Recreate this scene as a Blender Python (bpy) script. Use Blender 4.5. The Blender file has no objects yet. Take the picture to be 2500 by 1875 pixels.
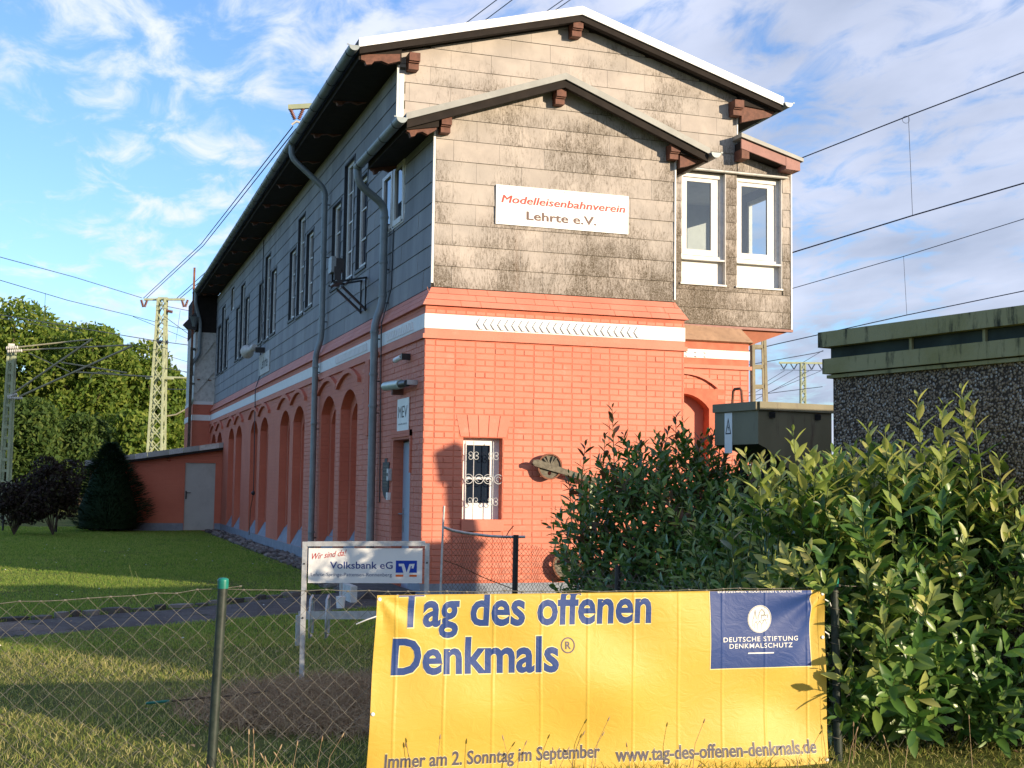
import bpy, bmesh, math, random
import numpy as np
from mathutils import Vector, Matrix
from mathutils.geometry import tessellate_polygon
random.seed(7); rng = np.random.default_rng(7)
S = bpy.context.scene; COL = S.collection
# ------------------------------------------------------------------ camera, sky, sun, exposure
CAM = Vector((-4.05, -15.48, 1.25)); FPX = 3168.57
YAW, PIT, ROL = .3236936, .078398, .0137895
fw = Vector((math.sin(YAW)*math.cos(PIT), math.cos(YAW)*math.cos(PIT), math.sin(PIT)))
rt = Vector((math.cos(YAW), -math.sin(YAW), 0)); up = rt.cross(fw)
r2 = rt*math.cos(ROL)+up*math.sin(ROL); u2 = up*math.cos(ROL)-rt*math.sin(ROL)
cd = bpy.data.cameras.new('camera'); cam = bpy.data.objects.new('camera', cd); COL.objects.link(cam)
cam.matrix_world = Matrix(((r2.x, u2.x, -fw.x, CAM.x), (r2.y, u2.y, -fw.y, CAM.y), (r2.z, u2.z, -fw.z, CAM.z), (0, 0, 0, 1)))
cd.sensor_width = 36; cd.lens = FPX/2500*36; cd.clip_start = .05; cd.clip_end = 4000
S.camera = cam
def D(x, y, dep):            # the point seen in direction (x, y) of the survey photo at a distance of dep metres
    return CAM+dep*(fw+r2*((x-1250)/FPX)-u2*((y-937.5)/FPX))
SUNV = Vector((.72, -1, .25)).normalized()      # towards the sun
EL = math.asin(SUNV.z); AZ = math.atan2(SUNV.x, SUNV.y)
SUN_E, SKY_E = 3.75, .15
S.view_settings.view_transform = 'Standard'; S.view_settings.look = 'None'
S.view_settings.exposure = .95; S.view_settings.gamma = 1; S.view_settings.use_curve_mapping = False
S.render.engine = 'CYCLES'
W = bpy.data.worlds.new('World'); S.world = W; W.use_nodes = True
def world():
    nt = W.node_tree; N = nt.nodes; L = nt.links; N.clear()
    def n(t, **k):
        o = N.new(t)
        for a, b in k.items(): setattr(o, a, b)
        return o
    out = n('ShaderNodeOutputWorld'); bg = n('ShaderNodeBackground'); bg.inputs[1].default_value = SKY_E
    sky = n('ShaderNodeTexSky', sky_type='NISHITA', sun_disc=False, sun_elevation=EL, sun_rotation=AZ, altitude=60, air_density=1.0, dust_density=.6, ozone_density=1.6)
    tc = n('ShaderNodeTexCoord'); sep = n('ShaderNodeSeparateXYZ'); L.new(tc.outputs['Generated'], sep.inputs[0])
    def ma(op, a, b=None, c=None):
        m = n('ShaderNodeMath', operation=op)
        for i, v in enumerate((a, b, c)):
            if v is None: continue
            if isinstance(v, (int, float)): m.inputs[i].default_value = v
            else: L.new(v, m.inputs[i])
        return m.outputs[0]
    z = ma('MAXIMUM', sep.outputs[2], .0); zz = ma('ADD', z, .16)
    px = ma('DIVIDE', sep.outputs[0], zz); py = ma('DIVIDE', sep.outputs[1], zz)
    cb = n('ShaderNodeCombineXYZ'); L.new(px, cb.inputs[0]); L.new(py, cb.inputs[1])
    mp = n('ShaderNodeMapping'); mp.inputs['Rotation'].default_value = (0, 0, .55); mp.inputs['Scale'].default_value = (1.0, .62, 1); L.new(cb.outputs[0], mp.inputs[0])
    big = n('ShaderNodeTexNoise'); big.inputs['Scale'].default_value = 1.15; big.inputs['Detail'].default_value = 4; big.inputs['Roughness'].default_value = .55; big.inputs['Distortion'].default_value = .4
    L.new(mp.outputs[0], big.inputs[0])
    fine = n('ShaderNodeTexNoise'); fine.inputs['Scale'].default_value = 9.5; fine.inputs['Detail'].default_value = 9; fine.inputs['Roughness'].default_value = .6; fine.inputs['Distortion'].default_value = .5
    L.new(mp.outputs[0], fine.inputs[0])
    # clouds are thicker towards the east (right of the view): one weather front, continuous round the sky
    east = ma('ADD', ma('MULTIPLY', sep.outputs[0], .95), ma('MULTIPLY', sep.outputs[1], -.30))
    cov = ma('ADD', ma('MULTIPLY', big.outputs[0], .85), ma('MULTIPLY', fine.outputs[0], 1.15))
    cov = ma('ADD', cov, ma('MULTIPLY', east, .42))
    mr = n('ShaderNodeMapRange', interpolation_type='SMOOTHSTEP'); L.new(cov, mr.inputs[0])
    mr.inputs[1].default_value = .78; mr.inputs[2].default_value = 1.12; mr.inputs[3].default_value = 0; mr.inputs[4].default_value = .93
    # colour of cloud: pale lilac-white with grey bellies where thick
    sh = n('ShaderNodeTexNoise'); sh.inputs['Scale'].default_value = 2.3; sh.inputs['Detail'].default_value = 6; L.new(mp.outputs[0], sh.inputs[0])
    cr = n('ShaderNodeValToRGB'); e = cr.color_ramp.elements
    e[0].position = .20; e[0].color = (1.5, 1.75, 2.35, 1); e[1].position = .66; e[1].color = (3.3, 3.5, 4.25, 1)
    thick = ma('ADD', sh.outputs[0], ma('MULTIPLY', east, -.50)); L.new(thick, cr.inputs[0])
    hue = n('ShaderNodeMix', data_type='RGBA', blend_type='MULTIPLY'); hue.inputs['Factor'].default_value = 1
    L.new(sky.outputs[0], hue.inputs[6]); hue.inputs[7].default_value = (.60, .74, 1.02, 1)
    mx = n('ShaderNodeMix', data_type='RGBA'); L.new(mr.outputs[0], mx.inputs['Factor']); L.new(hue.outputs[2], mx.inputs[6]); L.new(cr.outputs[0], mx.inputs[7])
    L.new(mx.outputs[2], bg.inputs[0]); L.new(bg.outputs[0], out.inputs[0])
world()
sl = bpy.data.lights.new('sun', 'SUN'); sl.energy = SUN_E; sl.angle = math.radians(.55); sl.color = (1, .82, .60)
so = bpy.data.objects.new('sun', sl); COL.objects.link(so); so.rotation_euler = SUNV.to_track_quat('Z', 'Y').to_euler()

# ------------------------------------------------------------------ object helpers
def link(o, parent=None, label=None, cat=None, group=None, kind=None):
    COL.objects.link(o)
    if parent: o.parent = parent; o.matrix_parent_inverse = Matrix.Translation(parent.location).inverted() if parent.type == 'EMPTY' else Matrix()
    for k, v in (('label', label), ('category', cat), ('group', group), ('kind', kind)):
        if v: o[k] = v
    return o
def thing(name, label, cat, loc=(0, 0, 0), group=None):
    o = bpy.data.objects.new(name, None); o.empty_display_size = .2; o.location = loc
    return link(o, None, label, cat, group)
class MB:
    def __init__(s): s.v = []; s.f = []; s.s = []
    def add(s, v, f, smooth=False):
        b = len(s.v); s.v += [tuple(p) for p in v]; s.f += [tuple(i+b for i in q) for q in f]; s.s += [smooth]*len(f); return s
    def box(s, x0, x1, y0, y1, z0, z1):
        x0, x1 = min(x0, x1), max(x0, x1); y0, y1 = min(y0, y1), max(y0, y1); z0, z1 = min(z0, z1), max(z0, z1)
        v = [(x, y, z) for x in (x0, x1) for y in (y0, y1) for z in (z0, z1)]
        return s.add(v, [(0, 1, 3, 2), (4, 6, 7, 5), (0, 4, 5, 1), (2, 3, 7, 6), (0, 2, 6, 4), (1, 5, 7, 3)])
    def prism(s, poly, ext):                      # planar loop of 3D points extruded by vector ext
        n = len(poly); P = [Vector(p) for p in poly]; E = Vector(ext)
        s.add([*P, *[p+E for p in P]], [tuple(range(n))[::-1], tuple(range(n, 2*n))]+[(i, (i+1) % n, n+(i+1) % n, n+i) for i in range(n)]); return s
    def tube(s, pts, r, n=8, cap=True, smooth=True):
        P = [Vector(p) for p in pts]; m = len(P); rr = r if isinstance(r, (list, tuple)) else [r]*m
        v = []; f = []; prev = None
        for i, p in enumerate(P):
            t = (P[min(i+1, m-1)]-P[max(i-1, 0)]).normalized()
            if prev is None: a = t.orthogonal().normalized()
            else: a = (prev-t*prev.dot(t)); a = a.normalized() if a.length > 1e-5 else t.orthogonal().normalized()
            prev = a; b = t.cross(a)
            for k in range(n):
                an = 2*math.pi*k/n; v.append(p+rr[i]*(a*math.cos(an)+b*math.sin(an)))
        for i in range(m-1):
            for k in range(n): f.append((i*n+k, i*n+(k+1) % n, (i+1)*n+(k+1) % n, (i+1)*n+k))
        s.add(v, f, smooth)
        if cap: s.add(v[:n], [tuple(range(n))[::-1]]); s.add(v[-n:], [tuple(range(n))])
        return s
    def bar(s, a, b, w, h=None, up=(0, 0, 1)):    # square bar between two points
        a, b = Vector(a), Vector(b); h = h or w; t = (b-a).normalized(); u = Vector(up)
        sd = t.cross(u)
        if sd.length < 1e-4: sd = t.cross(Vector((1, 0, 0)))
        sd.normalize(); q = sd.cross(t)
        v = [p+sd*(w/2*i)+q*(h/2*j) for p in (a, b) for i, j in ((-1, -1), (1, -1), (1, 1), (-1, 1))]
        return s.add(v, [(0, 1, 2, 3), (7, 6, 5, 4), (0, 4, 5, 1), (1, 5, 6, 2), (2, 6, 7, 3), (3, 7, 4, 0)])
    def plate(s, loops, fn, th):                  # 2D loops (first outer, rest holes) -> fn(u,v,w) with w = 0 and th
        P = [p for l in loops for p in l]; n = len(P)
        tri = tessellate_polygon([[Vector((a, b, 0)) for a, b in l] for l in loops])
        v = [fn(a, b, 0) for a, b in P]+[fn(a, b, th) for a, b in P]
        f = [tuple(t) for t in tri]+[tuple(i+n for i in reversed(t)) for t in tri]; k = 0
        for l in loops:
            m = len(l); f += [(k+i, k+(i+1) % m, n+k+(i+1) % m, n+k+i) for i in range(m)]; k += m
        return s.add(v, f)
    def lathe(s, prof, c, ax=(0, 0, 1), n=20, smooth=True):
        ax = Vector(ax).normalized(); a = ax.orthogonal().normalized(); b = ax.cross(a); c = Vector(c); v = []; f = []
        for r, h in prof:
            for k in range(n):
                t = 2*math.pi*k/n; v.append(c+ax*h+r*(a*math.cos(t)+b*math.sin(t)))
        for i in range(len(prof)-1):
            for k in range(n): f.append((i*n+k, i*n+(k+1) % n, (i+1)*n+(k+1) % n, (i+1)*n+k))
        s.add(v, f, smooth)
        if prof[0][0] > 1e-4: s.add(v[:n], [tuple(range(n))[::-1]])
        if prof[-1][0] > 1e-4: s.add(v[-n:], [tuple(range(n))])
        return s
    def mesh(s, name, mat):
        me = bpy.data.meshes.new(name); me.from_pydata(s.v, [], s.f)
        me.polygons.foreach_set('use_smooth', s.s)
        bm = bmesh.new(); bm.from_mesh(me); bmesh.ops.recalc_face_normals(bm, faces=bm.faces); bm.to_mesh(me); bm.free()
        me.materials.append(M[mat]); me.update(); return me
    def build(s, name, mat, parent=None, **k):
        return link(bpy.data.objects.new(name, s.mesh(name, mat)), parent, **k)
def npmesh(name, mat, V, F, parent=None, smooth=False, recalc=False, **k):
    V = np.asarray(V, dtype=np.float32); F = np.asarray(F, dtype=np.int32)
    me = bpy.data.meshes.new(name); me.vertices.add(len(V)); me.vertices.foreach_set('co', V.ravel())
    m = F.shape[1]; me.loops.add(F.size); me.loops.foreach_set('vertex_index', F.ravel())
    me.polygons.add(len(F)); me.polygons.foreach_set('loop_start', np.arange(0, F.size, m, dtype=np.int32)); me.polygons.foreach_set('loop_total', np.full(len(F), m, dtype=np.int32))
    if smooth: me.polygons.foreach_set('use_smooth', np.ones(len(F), dtype=bool))
    me.update(calc_edges=True); me.validate(); me.materials.append(M[mat])
    return link(bpy.data.objects.new(name, me), parent, **k)

# ------------------------------------------------------------------ materials
M = {}
class NT:
    def __init__(s, name, rough=.7, spec=.3, metal=0, **kw):
        m = bpy.data.materials.new(name); m.use_nodes = True; s.m = m; s.t = m.node_tree; s.N = s.t.nodes; s.L = s.t.links
        s.b = s.N['Principled BSDF']; s.set(s.b, 'Roughness', rough); s.set(s.b, 'Specular IOR Level', spec); s.set(s.b, 'Metallic', metal)
        s.geo = s.N.new('ShaderNodeNewGeometry'); s.pos = s.geo.outputs['Position']; M[name] = m
    def set(s, n, k, v):
        if hasattr(v, 'links') or v.__class__.__name__.startswith('NodeSocket'): s.L.new(v, n.inputs[k])
        else: n.inputs[k].default_value = v
    def ma(s, op, a, b=0., c=None, clamp=False):
        n = s.N.new('ShaderNodeMath'); n.operation = op; n.use_clamp = clamp; s.set(n, 0, a); s.set(n, 1, b)
        if c is not None: s.set(n, 2, c)
        return n.outputs[0]
    def vec(s, sc=(1, 1, 1), rot=(0, 0, 0), loc=(0, 0, 0), src=None):
        n = s.N.new('ShaderNodeMapping'); s.L.new(src or s.pos, n.inputs[0]); n.inputs['Scale'].default_value = sc; n.inputs['Rotation'].default_value = rot; n.inputs['Location'].default_value = loc; return n.outputs[0]
    def noise(s, scale, detail=4, rough=.55, v=None, dist=0.):
        n = s.N.new('ShaderNodeTexNoise'); s.L.new(v or s.pos, n.inputs[0]); n.inputs['Scale'].default_value = scale; n.inputs['Detail'].default_value = detail; n.inputs['Roughness'].default_value = rough; n.inputs['Distortion'].default_value = dist; return n.outputs[0]
    def voro(s, scale, v=None, feat='F1', rnd=1., out='Distance'):
        n = s.N.new('ShaderNodeTexVoronoi'); n.feature = feat; s.L.new(v or s.pos, n.inputs[0]); n.inputs['Scale'].default_value = scale; n.inputs['Randomness'].default_value = rnd; return n.outputs[out]
    def ramp(s, x, a, b, lo=0., hi=1., smooth=True):
        n = s.N.new('ShaderNodeMapRange'); n.interpolation_type = 'SMOOTHSTEP' if smooth else 'LINEAR'; s.set(n, 0, x)
        for i, v in enumerate((a, b, lo, hi)): n.inputs[i+1].default_value = v
        return n.outputs[0]
    def mix(s, f, a, b, mode='MIX'):
        n = s.N.new('ShaderNodeMix'); n.data_type = 'RGBA'; n.blend_type = mode; s.set(n, 'Factor', f)
        for k, v in ((6, a), (7, b)):
            if isinstance(v, tuple): n.inputs[k].default_value = (*v, 1)
            else: s.L.new(v, n.inputs[k])
        return n.outputs[2]
    def xyz(s):
        n = s.N.new('ShaderNodeSeparateXYZ'); s.L.new(s.pos, n.inputs[0]); return n.outputs
    def rand(s):
        return s.N.new('ShaderNodeObjectInfo').outputs['Random']
    def isl(s): return s.geo.outputs['Random Per Island']
    def col(s, c):
        if isinstance(c, tuple): s.b.inputs['Base Color'].default_value = (*c, 1)
        else: s.L.new(c, s.b.inputs['Base Color'])
        return s
    def bump(s, h, dist=.01, st=.5):
        n = s.N.new('ShaderNodeBump'); n.inputs['Distance'].default_value = dist; n.inputs['Strength'].default_value = st; s.L.new(h, n.inputs['Height']); s.L.new(n.outputs[0], s.b.inputs['Normal']); return s
def plain(name, c, var=.12, rough=.6, spec=.3, metal=0, scale=6, dirt=None, bump=0):
    t = NT(name, rough, spec, metal); n = t.noise(scale, 5)
    k = tuple(x*(1-var) for x in c); q = tuple(min(1, x*(1+var)) for x in c)
    o = t.mix(t.ramp(n, .3, .7), k, q)
    if dirt: o = t.mix(t.ma('MULTIPLY', t.ramp(t.noise(scale*2.3, 7, .7), .45, .75), .7), o, dirt)
    t.col(o)
    if bump: t.bump(t.noise(scale*6, 6), bump, .5)
    return t
def materials():
    # painted salmon red brick
    t = NT('red_paint', .62, .28); a = t.noise(1.6, 4); b = t.noise(22, 6, .7)
    c = t.mix(t.ramp(a, .3, .7), (.58, .185, .12), (.66, .225, .15)); c = t.mix(t.ma('MULTIPLY', t.ramp(b, .5, .85), .45), c, (.45, .12, .075))
    c = t.mix(t.ma('MULTIPLY', t.isl(), .22), c, (.74, .29, .20)); c = t.mix(t.ma('MULTIPLY', t.ramp(t.noise(4.5, 6, .7), .56, .70), .35), c, (.70, .33, .25))
    zz = t.xyz()[2]; c = t.mix(t.ma('MULTIPLY', t.ma('MULTIPLY', t.ramp(zz, .0, .75, 1., 0.), t.ramp(t.noise(6, 6, .7), .38, .62)), .6), c, (.34, .15, .11)); c = t.mix(t.ma('MULTIPLY', t.ramp(t.noise(3.2, 7, .75, t.vec((1, 1, .3))), .60, .74), .38), c, (.38, .13, .085)); t.col(c); t.bump(t.noise(45, 6, .7), .004, .5)
    # distant masonry of the same paint: coursing as fine relief only
    t = NT('red_paint_far', .65, .25); a = t.noise(1.2, 4)
    bt = t.N.new('ShaderNodeTexBrick'); cb = t.N.new('ShaderNodeCombineXYZ'); x = t.xyz(); t.L.new(t.ma('ADD', x[0], x[1]), cb.inputs[0]); t.L.new(x[2], cb.inputs[1]); t.L.new(cb.outputs[0], bt.inputs[0])
    for k, v in (('Scale', 1.), ('Mortar Size', .006), ('Mortar Smooth', .6), ('Brick Width', .26), ('Row Height', .0762)): bt.inputs[k].default_value = v
    n2 = t.noise(14, 6, .7)
    t.col(t.mix(t.ma('MULTIPLY', t.ramp(n2, .5, .8), .3), t.mix(t.ramp(a, .3, .7), (.58, .168, .10), (.65, .20, .12)), (.48, .13, .085)))
    t.bump(t.ma('ADD', t.ma('MULTIPLY', bt.outputs['Fac'], -1.), t.ma('MULTIPLY', t.noise(40, 4), .35)), .008, .7)
    t = plain('white_paint', (.80, .79, .76), .04, .6, .3, scale=8, bump=.002)
    t = plain('barge_white', (.86, .86, .85), .03, .45, .4, scale=3)
    t = plain('old_white', (.62, .61, .57), .1, .7, scale=5, dirt=(.28, .27, .23), bump=.004)
    plain('frame_white', (.74, .73, .70), .05, .5, scale=9, dirt=(.52, .50, .46))
    plain('plinth_grey', (.25, .28, .33), .1, .8, scale=4, dirt=(.17, .18, .20), bump=.004)
    # fibre cement panels
    t = NT('fibre_cement', .88, .15); x = t.xyz(); z = x[2]
    row = t.ma('FRACT', t.ma('DIVIDE', t.ma('SUBTRACT', z, 3.722), .27)); low = t.ramp(row, .0, .85, 1., 0.)
    big = t.noise(1.15, 3, .5, t.vec((1, 1, .8))); fine = t.noise(26, 8, .72, t.vec((1, 1, .28)), 1.6); worm = t.noise(34, 3, .6, t.vec((1, 1, .6)), 3.2)
    hh = t.ramp(z, 3.7, 8.2, .17, -.10, False); east = t.ramp(x[0], .2, 5., -.03, .10, False); shelter = t.ramp(x[0], .09, .16, 0., 1.)
    rnd = t.ma('MULTIPLY', t.ma('SUBTRACT', t.rand(), .5), .08)
    d = t.ma('ADD', t.ma('ADD', t.ma('MULTIPLY', big, .95), t.ma('MULTIPLY', low, .07)), t.ma('ADD', hh, t.ma('ADD', east, rnd)))
    msk = t.ramp(t.ma('ADD', d, t.ma('MULTIPLY', t.ma('SUBTRACT', fine, .5), 1.0)), .46, .84)
    msk = t.ma('MULTIPLY', msk, t.ramp(worm, .38, .56, .38, 1.)); 
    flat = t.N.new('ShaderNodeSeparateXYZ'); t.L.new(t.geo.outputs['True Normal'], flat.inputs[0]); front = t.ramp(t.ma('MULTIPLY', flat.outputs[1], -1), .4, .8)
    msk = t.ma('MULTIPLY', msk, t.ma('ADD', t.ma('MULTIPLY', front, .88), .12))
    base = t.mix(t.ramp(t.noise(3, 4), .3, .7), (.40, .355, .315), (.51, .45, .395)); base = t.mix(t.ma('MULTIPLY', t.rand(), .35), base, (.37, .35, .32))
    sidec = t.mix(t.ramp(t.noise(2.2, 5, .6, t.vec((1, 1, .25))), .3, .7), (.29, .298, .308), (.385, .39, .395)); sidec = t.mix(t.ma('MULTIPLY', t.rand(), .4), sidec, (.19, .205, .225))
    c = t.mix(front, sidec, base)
    c = t.mix(msk, c, (.10, .08, .055))
    rust = t.ramp(t.noise(1.1, 2, .5, t.vec((2.3, 1, .25), loc=(3.1, 0, 0))), .63, .73); c = t.mix(t.ma('MULTIPLY', t.ma('MULTIPLY', rust, front), t.ramp(z, 3.7, 4.8, .55, 0.)), c, (.36, .17, .07))
    t.col(c); t.bump(t.ma('ADD', t.noise(60, 5, .7), msk), .0025, .5)
    plain('panel_backing', (.10, .085, .06), .2, .9)
    plain('zinc', (.34, .36, .36), .12, .45, .5, .55, scale=3, dirt=(.24, .25, .24), bump=.001)
    plain('zinc_pipe', (.235, .27, .28), .12, .5, .45, .3, scale=3, dirt=(.15, .18, .19))
    plain('roof_felt', (.09, .095, .10), .2, .9, bump=.004)
    plain('red_joint', (.57, .165, .10), .15, .8); plain('roof_edge_grey', (.27, .275, .26), .08, .6, .4, .2, scale=4, dirt=(.33, .34, .32))
    plain('brown_wood', (.15, .062, .04), .25, .65, scale=14, dirt=(.09, .04, .03), bump=.003)
    plain('fascia_brown', (.33, .165, .14), .08, .6, scale=7, dirt=(.24, .12, .10))
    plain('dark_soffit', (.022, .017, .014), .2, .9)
    plain('brown_sheet', (.38, .24, .15), .12, .55, .35, scale=5, dirt=(.24, .15, .10))
    plain('soffit_terracotta', (.38, .14, .08), .1, .7)
    t = plain('door_blue', (.36, .44, .52), .05, .5, .4, scale=3); plain('door_cream', (.47, .47, .43), .06, .55, .35, scale=2, dirt=(.38, .38, .35))
    plain('black_metal', (.02, .02, .022), .2, .45, .5, scale=20); plain('black_slate', (.03, .034, .04), .2, .55, scale=20)
    plain('steel', (.45, .46, .47), .1, .4, .5, .7, scale=14, dirt=(.33, .34, .35)); plain('galvanised', (.50, .51, .51), .16, .5, .5, .35, scale=22, dirt=(.36, .37, .38))
    plain('mast_green', (.40, .44, .28), .12, .7, scale=3, dirt=(.25, .24, .15)); plain('rust', (.20, .085, .05), .3, .9, scale=14, dirt=(.09, .05, .04))
    plain('mast_beige', (.34, .32, .22), .12, .7, scale=4, dirt=(.2, .18, .12)); plain('insulator_brown', (.14, .045, .03), .2, .3, .6); plain('insulator_pale', (.6, .58, .52), .1, .4)
    plain('wire_metal', (.05, .065, .10), .2, .6, .3, .3); plain('fence_wire', (.17, .16, .13), .25, .6, .4, .35, scale=40, dirt=(.16, .14, .10)); plain('weathered_iron', (.15, .135, .10), .25, .8, scale=18, dirt=(.045, .03, .02)); plain('old_wire', (.14, .075, .045), .25, .8, scale=30)
    plain('post_green', (.022, .032, .024), .3, .5, .4, scale=20, dirt=(.05, .055, .045)); plain('cap_green', (.01, .17, .13), .15, .4, .4, scale=30)
    plain('lamp_glass', (.42, .50, .42), .1, .3, .5); plain('sign_white', (.80, .80, .77), .03, .4, .4, scale=4); plain('sign_dark', (.035, .035, .04), .1, .5); plain('sign_brown', (.13, .075, .065), .1, .5)
    plain('sign_red', (.50, .05, .04), .25, .5, scale=30); plain('print_blue', (.015, .04, .22), .1, .45); plain('print_bright_blue', (.005, .05, .42), .08, .4); plain('print_orange', (.72, .13, .02), .08, .4); plain('print_white', (.8, .8, .78), .03, .5)
    plain('print_grey_blue', (.09, .12, .22), .1, .5)
    # banner cloth: fold creases as fine relief
    for nm, c in (('banner_yellow', (.58, .385, .06)), ('banner_navy', (.022, .055, .20)), ('banner_cream', (.78, .66, .30)), ('banner_white', (.80, .80, .76)), ('banner_line', (.22, .20, .18)), ('banner_grey', (.09, .08, .10))):
        t = NT(nm, .5, .35); cl = t.mix(t.ramp(t.noise(2.5, 4), .3, .7), tuple(k*.95 for k in c), c)
        uvx = t.N.new('ShaderNodeVectorMath'); uvx.operation = 'DOT_PRODUCT'; t.L.new(t.pos, uvx.inputs[0]); uvx.inputs[1].default_value = (.92, -.39, 0)
        fr = t.ma('ABSOLUTE', t.ma('SUBTRACT', t.ma('FRACT', t.ma('ADD', t.ma('DIVIDE', uvx.outputs['Value'], .232), t.ma('MULTIPLY', t.noise(3, 2), .04))), .5))
        cre = t.ramp(fr, .0, .05, 1., 0.); n2 = t.noise(9, 5, .6, t.vec((1, 1, 1.5)), 1.8)
        t.col(cl); t.bump(t.ma('ADD', t.ma('ADD', t.ma('MULTIPLY', cre, .30), t.ma('MULTIPLY', n2, .40)), t.ma('MULTIPLY', t.noise(300, 1), .03)), .012, .55)
        if nm in ('banner_yellow', 'banner_cream'):
            t.set(t.b, 'Transmission Weight', 0.)
    # glass
    t = NT('dark_glass', .04, .6); t.col((.012, .02, .035))
    t = NT('clear_glass', .02, .5); N, L = t.N, t.L; gl = N.new('ShaderNodeBsdfGlossy'); gl.inputs['Roughness'].default_value = .02; tr = N.new('ShaderNodeBsdfTransparent'); tr.inputs[0].default_value = (.86, .92, .94, 1)
    fr = N.new('ShaderNodeFresnel'); fr.inputs[0].default_value = 1.5; mx = N.new('ShaderNodeMixShader'); L.new(t.ma('ADD', fr.outputs[0], .10), mx.inputs[0]); L.new(tr.outputs[0], mx.inputs[1]); L.new(gl.outputs[0], mx.inputs[2]); L.new(mx.outputs[0], N['Material Output'].inputs[0])
    plain('room_white', (.62, .62, .58), .05, .8)
    # washed concrete
    t = NT('pebble_wash', .9, .2); v = t.voro(62, t.vec((1, 1, 1))); vc = t.voro(62, out='Color'); r = t.N.new('ShaderNodeSeparateColor'); t.L.new(vc, r.inputs[0])
    st = t.mix(r.outputs[0], (.20, .14, .095), (.37, .275, .19)); st = t.mix(t.ramp(r.outputs[1], .72, .9), st, (.45, .40, .35))
    t.col(t.mix(t.ramp(v, .42, .62), st, (.06, .044, .032))); t.bump(t.ma('MULTIPLY', v, -1.), .015, 1.)
    t = NT('mossy_concrete', .9, .15); a = t.noise(2, 6, .65); b = t.noise(9, 7, .7, t.vec((1, 1, .22))); z = t.xyz()[2]
    c = t.mix(t.ramp(a, .35, .65), (.26, .235, .10), (.33, .30, .16)); c = t.mix(t.ramp(b, .52, .68), c, (.035, .038, .028)); t.col(c); t.bump(t.noise(30, 7, .7), .006, .6)
    plain('dark_groove', (.035, .045, .035), .3, .9, scale=4)
    t = NT('olive_steel', .55, .4); c = t.mix(t.ramp(t.noise(2.5, 5, .6, t.vec((1, 1, .35))), .35, .65), (.15, .135, .075), (.19, .17, .10)); c = t.mix(t.ramp(t.noise(5, 7, .7, t.vec((1.4, 1.4, .2))), .56, .7), c, (.10, .07, .045)); t.col(c)
    # ground
    t = NT('lawn_soil', .95, .1); a = t.noise(.9, 5, .6); b = t.noise(7, 7, .7); c = t.mix(t.ramp(a, .35, .65), (.09, .12, .03), (.16, .17, .05)); c = t.mix(t.ramp(b, .5, .75), c, (.085, .07, .035))
    x = t.xyz(); dx = t.ma('DIVIDE', t.ma('SUBTRACT', x[0], -2.15), 1.05); dy = t.ma('DIVIDE', t.ma('SUBTRACT', x[1], -7.15), 1.0)
    dd = t.ma('ADD', t.ma('ADD', t.ma('MULTIPLY', dx, dx), t.ma('MULTIPLY', dy, dy)), t.ma('MULTIPLY', t.noise(3, 4), .7)); mul = t.mix(t.ramp(t.noise(30, 6, .7), .3, .7), (.09, .055, .035), (.26, .17, .11))
    t.col(t.mix(t.ramp(dd, 1.2, 1.5), mul, c)); t.bump(t.noise(25, 8, .7), .05, .9)
    t = NT('path_asphalt', .9, .2); a = t.noise(3, 5); c = t.mix(t.ramp(a, .3, .7), (.085, .075, .075), (.13, .12, .115)); c = t.mix(t.ramp(t.noise(11, 8, .75), .55, .66), c, (.20, .185, .165)); c = t.mix(t.ramp(t.noise(5, 6, .6), .58, .66), c, (.045, .05, .03)); t.col(c); t.bump(t.noise(45, 7, .7), .02, .8)
    t = NT('stone_grey', .9, .2); t.col(t.mix(t.isl(), (.07, .06, .055), (.26, .235, .21))); t.bump(t.noise(30, 5), .008, .6)
    t = NT('stone_obj', .9, .2); t.col(t.mix(t.rand(), (.05, .045, .04), (.24, .215, .19))); t.bump(t.noise(30, 5), .008, .6)
    def leafy(name, stops, rough=.5, trans=.35, spec=.35, island=True):
        t = NT(name, rough, spec); r = t.isl() if island else t.rand(); cr = t.N.new('ShaderNodeValToRGB'); el = cr.color_ramp.elements
        while len(el) < len(stops): el.new(.5)
        for e, (p, c) in zip(el, stops): e.position = p; e.color = (*c, 1)
        n = t.noise(1.3, 3); t.L.new(t.ma('ADD', t.ma('MULTIPLY', r, .75), t.ma('MULTIPLY', n, .3)), cr.inputs[0]); t.L.new(cr.outputs[0], t.b.inputs['Base Color'])
        tr = t.N.new('ShaderNodeBsdfTranslucent'); hs = t.N.new('ShaderNodeHueSaturation'); hs.inputs['Value'].default_value = 1.5; hs.inputs['Saturation'].default_value = 1.1; t.L.new(cr.outputs[0], hs.inputs['Color']); t.L.new(hs.outputs[0], tr.inputs[0])
        mx = t.N.new('ShaderNodeMixShader'); mx.inputs[0].default_value = trans; t.L.new(t.b.outputs[0], mx.inputs[1]); t.L.new(tr.outputs[0], mx.inputs[2]); t.L.new(mx.outputs[0], t.N['Material Output'].inputs[0])
    leafy('grass_blade', [(0, (.09, .17, .035)), (.3, (.19, .26, .055)), (.6, (.38, .36, .10)), (.9, (.66, .56, .27))], .6, .45, .2)
    leafy('grass_rear', [(0, (.09, .19, .035)), (.45, (.20, .31, .055)), (.9, (.42, .44, .12))], .6, .45, .2)
    leafy('dry_grass', [(0, (.24, .15, .09)), (.6, (.48, .36, .22)), (1, (.16, .08, .05))], .8, .15, .1)
    leafy('laurel_leaf', [(0, (.035, .095, .022)), (.5, (.08, .17, .035)), (.85, (.20, .29, .06)), (1, (.34, .37, .10))], .33, .25, .5)
    leafy('laurel_leaf_single', [(0, (.035, .095, .022)), (.5, (.08, .18, .035)), (.8, (.20, .30, .06)), (1, (.36, .38, .10))], .33, .25, .5, False)
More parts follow.
